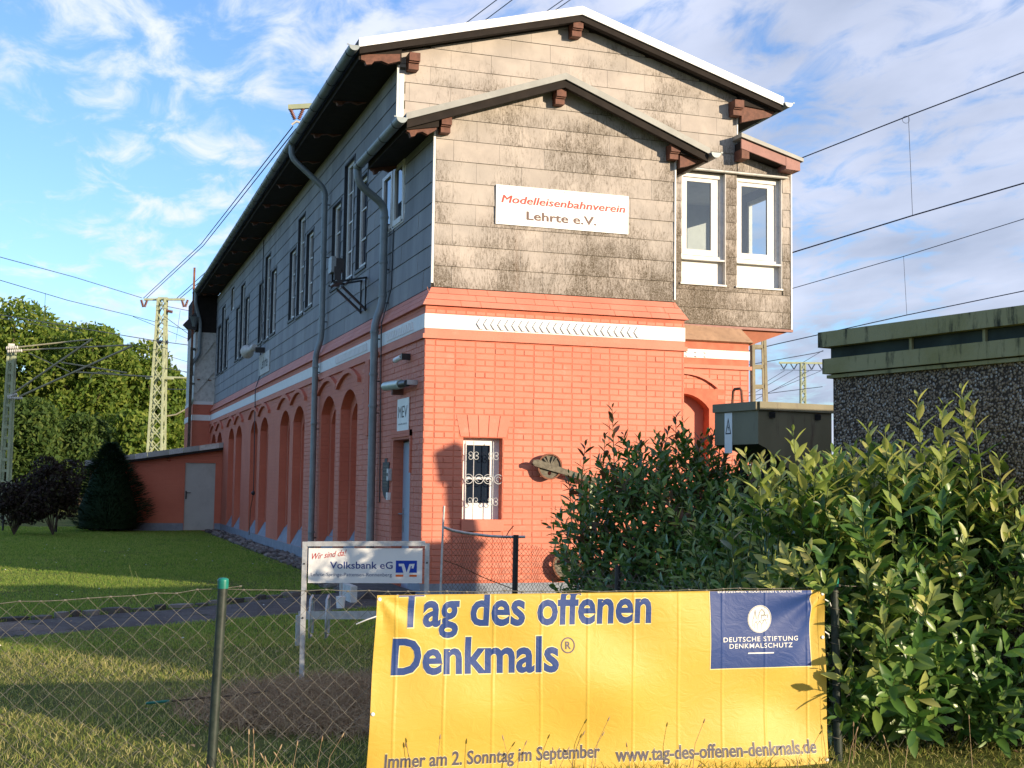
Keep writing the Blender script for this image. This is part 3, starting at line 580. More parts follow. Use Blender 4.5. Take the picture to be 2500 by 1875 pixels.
    for i in range(1, 13): rafter(2.1+i*2.0, .10, -.47, 7.31, 7.235, mr)
    MB().prism([(3.46, -.02, 5.80), (3.74, -.02, 5.70), (3.70, -.02, 5.60), (3.58, -.02, 5.55), (3.46, -.02, 5.52)], (0, .07, 0)).build('rafter_end', 'brown_wood', ar)
    MB().prism([(5.52, 2.06, 7.25), (6.10, 2.06, 7.12), (6.02, 2.06, 7.04), (5.80, 2.06, 6.98), (5.52, 2.06, 6.90)], (0, .07, 0)).build('rafter_end', 'brown_wood', mr)
    # stepped purlin heads on the gables
    def purlin(x, z, y, ya, s, par):
        b = MB(); b.box(x-.08*s, x+.08*s, y-ya, y, z-.02*s, z+.10*s); b.box(x-.078*s, x+.078*s, y-ya*.86, y, z-.04*s, z-.02*s); b.box(x-.076*s, x+.076*s, y-ya*.72, y, z-.13*s, z-.04*s)
        b.build('purlin_head', 'brown_wood', par)
    for x, z in ((.29, 7.24), (2.76, 8.03), (5.43, 7.12)): purlin(x, z, 2.18, .22, .98, mr)
    for x, z in ((.21, 5.77), (1.74, 6.30), (3.37, 5.73)): purlin(x, z, .11, .19, .82, ar)
    # bay roof
    b = MB(); p = [(5.42, 6.685), (6.50, 6.385), (6.50, 6.33), (5.42, 6.62)]; b.prism([(a, 1.88, z) for a, z in p], (0, 2.9, 0)); br = b.build('bay_roof', 'roof_edge_grey', BOX)
    MB().prism([(5.44, 1.92, 6.60), (6.21, 6 and 1.92, 6.395), (6.21, 1.92, 6.25), (5.44, 1.92, 6.45)], (0, .03, 0)).build('fascia', 'fascia_brown', br)
    MB().prism([(6.212, 1.915, 6.395), (6.46, 1.915, 6.33), (6.46, 1.915, 6.19), (6.212, 1.915, 6.20)], (0, 2.8, 0)).build('boxed_eaves', 'fascia_brown', br)
    MB().prism([(5.46, 1.955, 6.57), (6.2, 1.955, 6.37), (6.2, 1.955, 6.27), (5.46, 1.955, 6.43)], (0, .22, 0)).build('soffit_board', 'dark_soffit', br)
    q = MB(); q.box(5.45, 5.58, 1.93, 2.17, 6.30, 6.45); q.build('purlin_head', 'brown_wood', br)
    # gutters
    def gutter(x, z, y0, y1, r, par, side):
        g = MB(); n = 10; ring_ = [(x+r*math.cos(math.pi+math.pi*i/n), z+r*math.sin(math.pi+math.pi*i/n)) for i in range(n+1)]; inner = [(x+(r-.006)*math.cos(2*math.pi-math.pi*i/n), z+(r-.006)*math.sin(2*math.pi-math.pi*i/n)) for i in range(n+1)]
        g.plate([ring_+inner], lambda a, b, c: (a, y0+c, b), y1-y0); go = g.build('gutter', 'zinc_pipe', par)
        e = MB(); e.plate([ring_], lambda a, b, c: (a, y0-.012+c, b), .010); e.box(x-side*r-.03*(side > 0), x-side*r+.03*(side < 0), y0-.012, y0-.002, z-.004, z+.012); e.build('gutter_end', 'zinc_pipe', go)
        y = y0+.25
        while y < y1: MB().plate([[(x+(r+.004)*math.cos(math.pi+math.pi*i/n), z+(r+.004)*math.sin(math.pi+math.pi*i/n)) for i in range(n+1)]+[(x+(r-.001)*math.cos(2*math.pi-math.pi*i/n), z+(r-.001)*math.sin(2*math.pi-math.pi*i/n)) for i in range(n+1)]], lambda a, b, c: (a, y+c, b), .03).build('gutter_bracket', 'black_metal', go); y += .72
    gutter(-.60, 7.30, 1.86, 27.0, .075, mr, 1); gutter(6.24, 7.235, 1.88, 27, .07, mr, -1)
    gutter(-.40, 5.745, -.21, 2.42, .07, ar, 1); gutter(3.90, 5.72, -.20, 2.1, .07, ar, -1)
    # ---- downpipes
    def pipe(name, pts, r, rings, par=BOX):
        P = [Vector(p) for p in pts]; out = [P[0]]
        for i in range(1, len(P)-1):               # rounded elbows
            a = P[i]+(P[i-1]-P[i]).normalized()*.13; b = P[i]+(P[i+1]-P[i]).normalized()*.13
            for k in range(7): t = k/6; out.append(a*(1-t)**2+P[i]*2*t*(1-t)+b*t*t)
        out.append(P[-1]); pp = MB().tube(out, r, 12).build(name, 'zinc_pipe', par)
        for c, z in rings: MB().lathe([(r*1.12, -.02), (r*1.18, 0), (r*1.12, .02)], (c[0], c[1], z), (0, 0, 1), 12).build('pipe_collar', 'zinc_pipe', pp)
        for c, z in rings: MB().bar((c[0], c[1], z-.1), (c[0]+.12, c[1], z-.1), .018).build('pipe_clamp', 'black_metal', pp)
    x1, y1 = .02, 7.22
    pipe('downpipe', [(-.60, 7.32, 7.26), (-.60, 7.32, 7.02), (x1-.02, y1, 6.48), (x1-.02, y1, 3.80), (-.09, y1+.02, 3.52), (-.09, y1+.02, -.1)], .052, [((x1-.02, y1), 6.3), ((x1-.02, y1), 5.35), ((x1-.02, y1), 4.2), ((-.09, y1), 3.3), ((-.09, y1), 2.3), ((-.09, y1), .4)])
    x1, y1 = .03, 2.46
    pipe('downpipe', [(-.40, 2.40, 5.72), (-.40, 2.40, 5.50), (x1-.02, y1, 5.22), (x1-.02, y1, 3.80), (-.09, y1+.02, 3.52), (-.09, y1+.02, -.1)], .055, [((x1-.02, y1), 5.05), ((x1-.02, y1), 4.4), ((x1-.02, y1), 3.92), ((-.09, y1+.02), 3.4), ((-.09, y1+.02), 2.8), ((-.09, y1+.02), 2.35)])
    pipe('downpipe', [(-.60, 26.5, 7.25), (-.60, 26.5, 6.9), (-.42, 26.65, 6.3), (-.42, 26.65, 5.3), (-.66, 26.7, 4.95), (-.62, 26.7, 4.6)], .055, [])
    # conductor cables on the wall
    MB().tube([(.085, 15.9, 7.1), (.085, 15.9, 3.8), (-.05, 15.6, 3.45), (-.02, 15.6, 1.05)], .012, 5).build('cable', 'black_metal', BOX); MB().lathe([(.001, -.05), (.05, -.02), (.05, .03), (.001, .05)], (-.03, 15.6, 1.0), (1, 0, 0), 10).build('cable_box', 'black_metal', BOX)
    MB().tube([(-.02, 15.6, 1.0), (-.03, 16.0, .6), (-.03, 16.1, 0)], .01, 5).build('cable', 'old_wire', BOX); MB().tube([(.09, 2.2, 5.0), (.085, 2.25, 4.0), (-.045, 2.25, 3.5), (-.012, 2.27, 1.0)], .009, 5).build('cable', 'black_metal', BOX)
    # ---- front window with scrolled grille
    f = MB(); y = .137; a, b, c, d = .515, 1.03, .83, 1.845
    f.box(a, a+.085, y, y+.05, c, d); f.box(b-.12, b, y, y+.05, c, d); f.box(a+.085, b-.12, y, y+.05, d-.09, d); f.box(a+.085, b-.12, y, y+.05, c, c+.20); f.box(a+.085, b-.12, y, y+.05, 1.325, 1.355)
    w_ = f.build('front_window', 'white_paint', BOX); MB().box(a+.085, b-.12, y+.03, y+.034, c+.2, d-.09).build('pane', 'dark_glass', w_); MB().box(a, b, y+.055, y+.06, c, d).build('window_backing', 'black_slate', w_)
    gr = MB(); yg = .02
    for x in (.565, .665, .93): pass
    for x in (.555, .66, .915): gr.tube([(x, yg, .80), (x, yg, 1.80)], .006, 5)
    def scroll(cx, cz, s, mx, mz):
        P = []
        for i in range(15): t = i/14*math.pi*1.75; rr = s*(1-.55*i/14); P.append((cx+mx*(s-rr*math.cos(t)), yg, cz+mz*rr*math.sin(t)))
        gr.tube([(cx, yg, cz-mz*s*.9)]+P, .0045, 4)
    for (cx, mx) in ((.665, 1), (.65, -1), (.91, -1), (.925, 1)):
        for cz in (1.62, 1.05):
            for mz in (1, -1): scroll(cx, cz+mz*.02, .032, mx, mz)
    for cx in (.595, .73, .85, .985):
        gr.tube([(cx+.058*math.cos(t), yg-.004, 1.33+.058*math.sin(t)) for t in [i/16*2*math.pi for i in range(17)]], .0055, 4); gr.tube([(cx+.03*math.cos(t), yg-.004, 1.33+.03*math.sin(t)) for t in [i/12*2*math.pi for i in range(10)]], .004, 4)
    gr.build('scrolled_grille', 'galvanised', w_)
building()

def shed():
    t = thing('lean_to_shed', 'low red shed with sloping grey-edged roof leaning against far end of the long wall', 'shed', (-1.6, 24, -.16))
    Y = 22.9
    w = MB().plate([[(-3.6, -.16), (.02, -.16), (.02, 2.2), (-3.6, 1.62)], rect(-1.03, -.18, -.15, 1.79)], lambda a, b, c: (a, Y+c, b), .15).build('wall', 'red_paint_far', t)
    MB().box(-3.604, -1.04, Y-.006, Y, -.16, .06).build('plinth', 'plinth_grey', w); MB().box(-.17, .02, Y-.006, Y, -.16, .06).build('plinth', 'plinth_grey', w); MB().box(-3.6, -3.5, Y+.151, Y+3, -.16, 1.62).build('wall', 'red_paint_far', t)
    d = MB().box(-1.03, -.18, Y+.04, Y+.08, -.14, 1.785).build('door', 'door_cream', t); h = MB(); h.box(-1.0, -.965, Y+.025, Y+.04, .75, .98); h.tube([(-.985, Y+.03, .93), (-.985, Y-.02, .93), (-.86, Y-.02, .93)], .013, 6); h.build('handle', 'black_metal', d)
    MB().prism([(-3.75, Y-.2, 1.68), (.05, Y-.2, 2.28), (.05, Y-.2, 2.18), (-3.75, Y-.2, 1.58)], (0, 3.4, 0)).build('roof', 'dark_soffit', t)
    r = random.Random(4); x = -3.78
    while x < .04: x2 = min(.06, x+r.uniform(.35, .6)); f_ = lambda q: 2.40+(q-.05)*.158; MB().prism([(x, Y-.215, f_(x)), (x2-.008, Y-.215, f_(x2)), (x2-.008, Y-.215, f_(x2)-.15), (x, Y-.215, f_(x)-.15)], (0, .012, 0)).build('edge_sheet', r.choice(('zinc', 'old_white', 'galvanised')), t); x = x2
    MB().lathe([(.05, 0), (.055, .03), (.001, .06)], (-1.5, Y, 1.87), (0, -1, 0), 10).build('vent_cover', 'red_paint_far', t)
shed()
# ------------------------------------------------------------------ lettering
def text_geo(s, offset=0., spacing=1., res=3):
    cu = bpy.data.curves.new('lettering', 'FONT'); cu.body = s; cu.size = 1; cu.offset = offset; cu.resolution_u = res; cu.space_character = spacing; cu.fill_mode = 'BOTH'
    o = bpy.data.objects.new('lettering', cu); COL.objects.link(o); bpy.context.view_layer.update()
    me = bpy.data.meshes.new_from_object(o.evaluated_get(bpy.context.evaluated_depsgraph_get()))
    V = [(v.co.x, v.co.y) for v in me.vertices]; Fc = [tuple(p.vertices) for p in me.polygons]
    bpy.data.objects.remove(o); bpy.data.curves.remove(cu); bpy.data.meshes.remove(me); return V, Fc
def text_on(s, fn, u0, u1, v0, cap, parent, mat, name='lettering', offset=0., shear=0., spacing=1., w=.002, vmax=None, tilt=0., bold=0., fine=0.):
    """letters from u0 to u1 with baseline v0 and capital height cap, laid on a surface fn(u, v, w)"""
    V, Fc = text_geo(s, offset, spacing); V = [(x+shear*y, y) for x, y in V]
    xs = [p[0] for p in V]; x0, x1 = min(xs), max(xs); capn = .68; k = (u1-u0)/(x1-x0)
    P = [((x-x0)*k, y*cap/capn) for x, y in V]; P = [(u0+a, v0+b+tilt*a) for a, b in P]
    bm = bmesh.new(); vs = [bm.verts.new((a, b, 0)) for a, b in P]
    for f in Fc:
        try: bm.faces.new([vs[i] for i in f])
        except ValueError: pass
    if bold:
        for q in range(1, 5):
            ws = [bm.verts.new((a+bold*(q%3-1), b+bold*(q//3-.5), .00012*q)) for a, b in P]
            for f in Fc:
                try: bm.faces.new([ws[i] for i in f])
                except ValueError: pass
    if vmax is not None: bmesh.ops.bisect_plane(bm, geom=bm.verts[:]+bm.edges[:]+bm.faces[:], plane_co=(0, vmax, 0), plane_no=(0, 1, 0), clear_outer=True)
    if fine:
        bmesh.ops.triangulate(bm, faces=bm.faces[:])
        for _ in range(4):
            es = [e for e in bm.edges if e.calc_length() > fine]
            if not es: break
            bmesh.ops.subdivide_edges(bm, edges=es, cuts=1); bmesh.ops.triangulate(bm, faces=bm.faces[:])
    for v in bm.verts: v.co = fn(v.co.x, v.co.y, w+v.co.z)
    me = bpy.data.meshes.new(name); bm.to_mesh(me); bm.free(); me.materials.append(M[mat]); return link(bpy.data.objects.new(name, me), parent)
def flat_on(loops, fn, parent, mat, name, w=.002, th=.0004):
    return MB().plate(loops, lambda a, b, c: fn(a, b, w+c), th).build(name, mat, parent)
def frame_fn(o, ux, n):                     # board frame: origin, horizontal unit, outward normal; v is up
    o, ux, n = Vector(o), Vector(ux).normalized(), Vector(n).normalized(); z = Vector((0, 0, 1))
    return lambda u, v, w: o+ux*u+z*v+n*w
def board(name, fn, u0, u1, v0, v1, th, mat, parent=None, **k):
    return MB().plate([rect(u0, u1, v0, v1)], lambda a, b, c: fn(a, b, -c), th).build(name, mat, parent, **k)
# club sign on the annex cladding
def club_sign():
    t = thing('sign_board', 'white sign board reading Modelleisenbahnverein Lehrte e.V. screwed to the panel cladding', 'sign', (1.84, .09, 4.58))
    fn = frame_fn((.92, .078, 4.58), (1, 0, 0), (0, -1, 0)); b = board('board', fn, 0, 1.84, 0, .51, .006, 'sign_white', t)
    text_on('Modelleisenbahnverein', fn, .075, 1.79, .285, .095, b, 'sign_red', offset=0., shear=.2, bold=.0042)
    for x in (.075,): pass
    text_on('Lehrte e.V.', fn, .42, 1.38, .085, .105, b, 'sign_brown', offset=.0, bold=.006)
    s = MB()
    for x, z in ((.04, .47), (.51, .485), (.93, .485), (1.31, .485), (1.80, .47), (.04, .03), (1.80, .03)): s.lathe([(.007, 0), (.004, .004)], fn(x, z, 0), (0, -1, 0), 6)
    s.build('screw', 'brown_wood', b)
    # thin slab serifs give the first line its typewriter look
    r = MB(); V, _ = text_geo('Modelleisenbahnverein')
club_sign()
def side_fn(x, y, z): return frame_fn((x, y, z), (0, -1, 0), (-1, 0, 0))      # u runs towards the camera (left to right in view)
def small_signs():
    fn = side_fn(-.02, 1.30, 1.95); b = board('wall_sign', fn, 0, .62, 0, .42, .01, 'sign_white', None, label='small white sign with black letters MEV on the red wall above the blue door', cat='sign')
    text_on('MEV', fn, .07, .55, .17, .15, b, 'sign_dark', offset=.0); text_on('WWW.MEV-LEHRTE.DE', fn, .07, .55, .075, .02, b, 'sign_dark')
    fn = side_fn(.078, 16.06, 3.80); b = board('station_sign', fn, 0, 1.75, 0, .49, .02, 'old_white', None, label='old cream station name board Lehrte under the middle windows of the grey side wall', cat='sign'); text_on('Lehrte', fn, .35, 1.5, .14, .25, b, 'sign_dark', offset=.02)
    # plaque: black shield-shaped tablet
    fn = side_fn(-.016, 2.12, 1.07); t = board('memorial_shield', fn, .0, .38, .12, .48, .02, 'black_slate', None, label='black pointed metal shield tablet on the red wall left of the blue door', cat='plaque')
    MB().plate([[(0, .119), (.38, .119), (.30, .03), (.19, -.02), (.08, .03)]], lambda a, b, c: fn(a, b, -c), .02).build('point', 'black_slate', t); MB().plate([rect(.12, .26, .481, .53)], lambda a, b, c: fn(a, b, -c), .02).build('crest', 'black_slate', t)
    k = MB(); 
    for i in range(7): k.plate([rect(.05, .33, .15+i*.045, .165+i*.045)], lambda a, b, c: fn(a, b, c), .004)
    k.build('raised_line', 'black_metal', t)
    b1 = MB().box(-.05, -.002, 1.62, 1.72, 1.30, 1.46).build('intercom', 'galvanised', label='small grey intercom box beside the black shield on the red wall', cat='intercom'); MB().box(-.054, -.0502, 1.64, 1.70, 1.36, 1.40).build('button', 'black_metal', b1)
    b2 = MB().box(-.045, -.002, 1.66, 1.75, 1.04, 1.14).build('socket_box', 'sign_white', label='little white socket box below the intercom on the red wall', cat='socket'); MB().box(-.049, -.0452, 1.68, 1.73, 1.06, 1.12).build('cover', 'frame_white', b2)
    # strip lamp
    t = thing('wall_lamp', 'long tubular wall lamp with grey glass above the small MEV sign', 'lamp', (-.1, .8, 2.5))
    MB().tube([(-.13, 1.55, 2.56), (-.13, .68, 2.53)], [.062, .062], 12).build('glass_tube', 'lamp_glass', t); MB().tube([(-.13, .68, 2.53), (-.13, .34, 2.52)], [.05, .045], 10).build('lamp_body', 'black_metal', t); MB().box(-.14, -.0, .30, .36, 2.50, 2.56).build('wall_arm', 'steel', t); MB().box(-.15, .0, 1.05, 1.12, 2.42, 2.5).build('bracket', 'brown_wood', t)
    t = thing('security_camera', 'small white bullet camera with dark bracket under the string course near the corner', 'camera', (-.05, .7, 2.9))
    MB().tube([(-.14, .98, 2.86), (-.10, .80, 2.89)], .035, 10).build('camera_body', 'sign_white', t); MB().tube([(-.144, 1.0, 2.857), (-.142, .985, 2.86)], .028, 10).build('lens', 'black_metal', t); k = MB(); k.box(-.12, .0, .70, .76, 2.85, 2.93); k.tube([(-.10, .80, 2.89), (-.06, .74, 2.9)], .02, 6); k.build('mount', 'black_metal', t)
    # floodlight on its outrigger
    t = thing('floodlight', 'grey square floodlight on a black steel outrigger in front of the nearest triple window', 'floodlight', (-.5, 3.6, 4.3))
    c = Vector((-.55, 3.1, 4.40))
    fb = MB().box(c.x-.02, c.x+.10, c.y-.12, c.y+.09, c.z-.08, c.z+.11).build('lamp_housing', 'black_metal', t); MB().box(c.x-.09, c.x-.022, c.y-.14, c.y+.11, c.z-.10, c.z+.13).build('lamp_front', 'zinc_pipe', t)
    k = MB(); k.box(c.x-.05, c.x+.05, c.y-.16, c.y-.13, c.z-.22, c.z-.02); k.box(c.x-.05, c.x+.05, c.y+.06, c.y+.09, c.z-.22, c.z-.02); k.box(c.x-.02, c.x+.06, c.y-.22, c.y+.16, c.z-.27, c.z-.22); k.build('yoke', 'black_metal', t)
    k = MB(); 
    for y in (2.85, 3.2): k.bar((.10, y+1.15, 4.42), (-.62, y, 4.13), .028); k.bar((.10, y+1.15, 3.92), (-.50, y, 4.08), .028)
    k.bar((-.6, 2.85, 4.13), (-.6, 3.2, 4.13), .03); k.bar((-.3, 3.3, 4.26), (-.3, 3.7, 4.26), .03); k.bar((.09, 4.0, 4.42), (.09, 4.0, 3.9), .03); k.bar((.09, 4.35, 4.42), (.09, 4.35, 3.9), .03); k.build('outrigger', 'black_metal', t)
    t = thing('horn_loudspeaker', 'pale grey horn loudspeaker on the grey wall above the station name board', 'loudspeaker', (-.1, 14.6, 4.4))
    MB().lathe([(.17, 0), (.15, .05), (.06, .28), (.045, .45)], (-.22, 16.0, 4.38), (.18, -1, .08), 14).build('horn', 'old_white', t); MB().lathe([(.07, 0), (.09, .06), (.07, .2)], (-.15, 15.5, 4.42), (.1, -1, .05), 12).build('driver', 'old_white', t); MB().box(-.12, .09, 15.2, 15.3, 4.3, 4.42).build('bracket', 'black_metal', t)
small_signs()
# ------------------------------------------------------------------ Volksbank sign on posts
def bank_sign():
    A, B = Vector((-2.475, -6.21, 0)), Vector((-1.655, -6.505, 0)); ux = (B-A).normalized(); n = Vector((ux.y, -ux.x, 0)); 
    if n.y > 0: n = -n
    L = (B-A).length; t = thing('bank_sign', 'white bank sign Volksbank eG in a galvanised frame on two posts', 'sign', (A.x, A.y, -.16))
    z = Vector((0, 0, 1)); P = lambda u, h, w=0: A+ux*u+z*h+n*w
    for u, nm in ((0, 'post'), (L, 'post')): MB().bar(P(u, -.16), P(u, .835), .032, .032, n).build(nm, 'galvanised', t)
    MB().bar(P(.017, .82), P(L-.017, .835), .034, .03, n).build('top_rail', 'galvanised', t)
    for u in (0, L): MB().bar(P(u-.05, -.155, -.02), P(u+.10, -.14, -.02), .05, .012).build('foot_plate', 'galvanised', t)
    o = P(.028, .545, .004); fn = lambda u, v, w: o+ux*u+z*(v+u*.012)+n*w; W_, H = L-.062, .245
    b = board('board', fn, 0, W_, 0, H, .006, 'sign_white', t)
    text_on('Volksbank eG', fn, .155, .60, .102, .048, b, 'print_blue', offset=.006); text_on('Lehrte-Springe-Pattensen-Ronnenberg', fn, .02, .595, .048, .024, b, 'print_grey_blue'); text_on('Wir sind da!', fn, .025, .27, .165, .042, b, 'sign_red', shear=.35, tilt=.12)
    x, y, w, h = .622, .074, .150, .085
    flat_on([rect(x, x+w, y, y+h)], fn, b, 'print_bright_blue', 'logo_field', .001)
    V = [(x+.02, y+h-.022), (x+.058, y+h-.022), (x+.078, y+.002), (x+.096, y+h-.024), (x+.134, y+h-.022), (x+.126, y+h-.055), (x+.112, y+h-.055), (x+.114, y+h-.040), (x+.108, y+h-.036), (x+.088, y-.028), (x+.062, y-.028), (x+.042, y+h-.04), (x+.022, y+h-.04)]
    flat_on([V], fn, b, 'print_white', 'logo_letter', .0022); flat_on([rect(x, x+.054, y-.028, y-.014)], fn, b, 'print_orange', 'logo_bar', .001); flat_on([rect(x+.098, x+w, y-.028, y-.014)], fn, b, 'print_orange', 'logo_bar', .001)
    for u, h in ((0, .68), (L, .70), (0, .3)): MB().lathe([(.007, 0), (.004, .006)], P(u, h, .017), n, 8).build('bolt', 'black_metal', t)
    # bicycle stand behind
    t = thing('bicycle_stand', 'galvanised steel bicycle stand on the lawn behind the bank sign', 'bicycle stand', (-2.0, -4.2, -.16))
    a, c = Vector((-2.15, -4.05, .10)), Vector((-.75, -4.45, .12)); MB().bar(a, c, .012, .07).build('cross_bar', 'galvanised', t); d = (c-a).normalized(); nn = Vector((d.y, -d.x, 0))
    for u in (.12, .26, .86, 1.02, 1.25):
        p = a+d*u; MB().tube([p+nn*.02+z*-.17, p+nn*.20+z*-.17, p+nn*.22+z*.02, p+nn*.17+z*.15, p+nn*.0+z*.17, p-nn*.06+z*.12, p-nn*.06-z*.16], .011, 6).build('wheel_hoop', 'galvanised', t)
    for u in (.0, 1.4): MB().bar(a+d*u, Vector(((a+d*u).x, (a+d*u).y, -.16)), .04).build('leg', 'galvanised', t)
    p = Vector((-1.10, -.62, 0)); t = thing('standpipe', 'small garden standpipe with pale bucket by the path', 'water tap', (p.x, p.y, -.16))
    MB().tube([p+z*-.16, p+z*.12], .018, 8).build('pipe', 'galvanised', t); MB().tube([p+z*.12, p+z*.14-Vector((.10, 0, 0))], .012, 6).build('tap', 'brown_wood', t); MB().lathe([(.045, -.16), (.055, -.03)], p+Vector((-.02, -.1, 0)), (0, 0, 1), 12).build('bucket', 'sign_white', t)
    k = thing('concrete_step', 'low grey concrete step and slab where the path meets the wall', 'step', (-.35, .9, -.16)); MB().prism([(-.75, .2, -.16), (-.02, .2, -.16), (-.02, .2, -.06), (-.6, .2, -.06)], (0, 1.6, 0)).build('slab', 'path_asphalt', k); MB().box(-.9, -.82, -.2, .3, -.16, .04).build('kerb', 'old_white', k)
bank_sign()
# ------------------------------------------------------------------ chain link fence and banner
PL, PR = D(545, 1412, 6.15), D(2036, 1410, 7.02)
FD = Vector((PR.x-PL.x, PR.y-PL.y, 0)); FL = FD.length; FD.normalize(); FN = Vector((FD.y, -FD.x, 0))
if FN.dot(CAM-PL) < 0: FN = -FN
def mesh_wires(mb, o, d, n, L, h, sp, r, top=None, sag=None, jit=.003, seed=1):
    rr = random.Random(seed); z = Vector((0, 0, 1)); nx = int(L/sp)+1; nz = int(h/(sp*.98))+1; J = {}
    def node(i, k):
        if (i, k) not in J:
            zz = k*sp*.49; tt = (top(i*sp/2/L) if top else h); J[(i, k)] = o+d*(i*sp/2)+z*(zz*tt/h)+n*((.5-(k % 2))*.006)+Vector((rr.gauss(0, jit), rr.gauss(0, jit), rr.gauss(0, jit)))
        return J[(i, k)]
    K = 2*nz
    for i in range(2*nx+1):
        for k in range(K):
            if (i+k) % 2: continue
            for di in (-1, 1):
                if 0 <= i+di <= 2*nx: mb.tube([node(i, k), node(i+di, k+1)], r, 4, False)
    return node, K, nx
def front_fence():
    t = thing('chain_link_fence', 'knee-high chain link fence with dark green round posts running across the foreground', 'fence', (PL.x, PL.y, -.16)); z = Vector((0, 0, 1))
    posts = [(-2.6, PL.z-.02, 0), (0, PL.z, -.018), (FL, PR.z, .012), (FL+2.6, PR.z, 0)]
    for u, h, lean in posts:
        b = Vector((PL.x, PL.y, 0))+FD*(u+lean*1.8); q = Vector((PL.x, PL.y, 0))+FD*u
        p = MB().tube([b+z*-.2, q+z*(h-.03)], .023, 16).build('fence_post', 'post_green', t); MB().lathe([(.0255, -.035), (.0265, 0), (.026, .008), (.018, .014), (.001, .016)], q+z*h+z*-.012, (0, 0, 1), 16).build('post_cap', 'cap_green', p)
    def seg(u0, u1, hz0, hz1, sag, seed):
        o = Vector((PL.x, PL.y, -.14))+FD*u0+FN*-.028; mb = MB(); L = u1-u0; H = (hz0+hz1)/2+.14-.085
        top = lambda s: (hz0*(1-s)+hz1*s)+.14-.085-sag*4*s*(1-s)
        node, K, nx = mesh_wires(mb, o, FD, FN, L, H, .0995, .00105, top, seed=seed); mb.build('wire_mesh', 'fence_wire', t, kind='stuff')
        m = MB(); m.tube([node(i, K) for i in range(0, 2*nx+1) if (i+K) % 2 == 0], .002, 5); 
        for i in range(0, 2*nx+1, 1):
            if (i+K) % 2 == 0: m.lathe([(.004, -.006), (.005, 0), (.004, .006)], node(i, K), FD, 6)
        m.build('tension_wire', 'fence_wire', t)
    seg(-2.6, 0, PL.z-.02, PL.z, .05, 1); seg(0, FL, PL.z, PR.z, .02, 2); seg(FL, FL+2.6, PR.z, PR.z, .03, 3)
    m = MB(); q = Vector((PR.x, PR.y, 0))+FD*.0
    for i in range(9):                              # wire ends wound round the right post
        h = PR.z-.05-i*.098; m.tube([q+Vector((math.cos(a)*.028, math.sin(a)*.028, 0))+z*(h-.004*k) for k, a in enumerate([j*math.pi/4+i for j in range(9)])], .0016, 4)
    m.build('wire_binding', 'fence_wire', t)

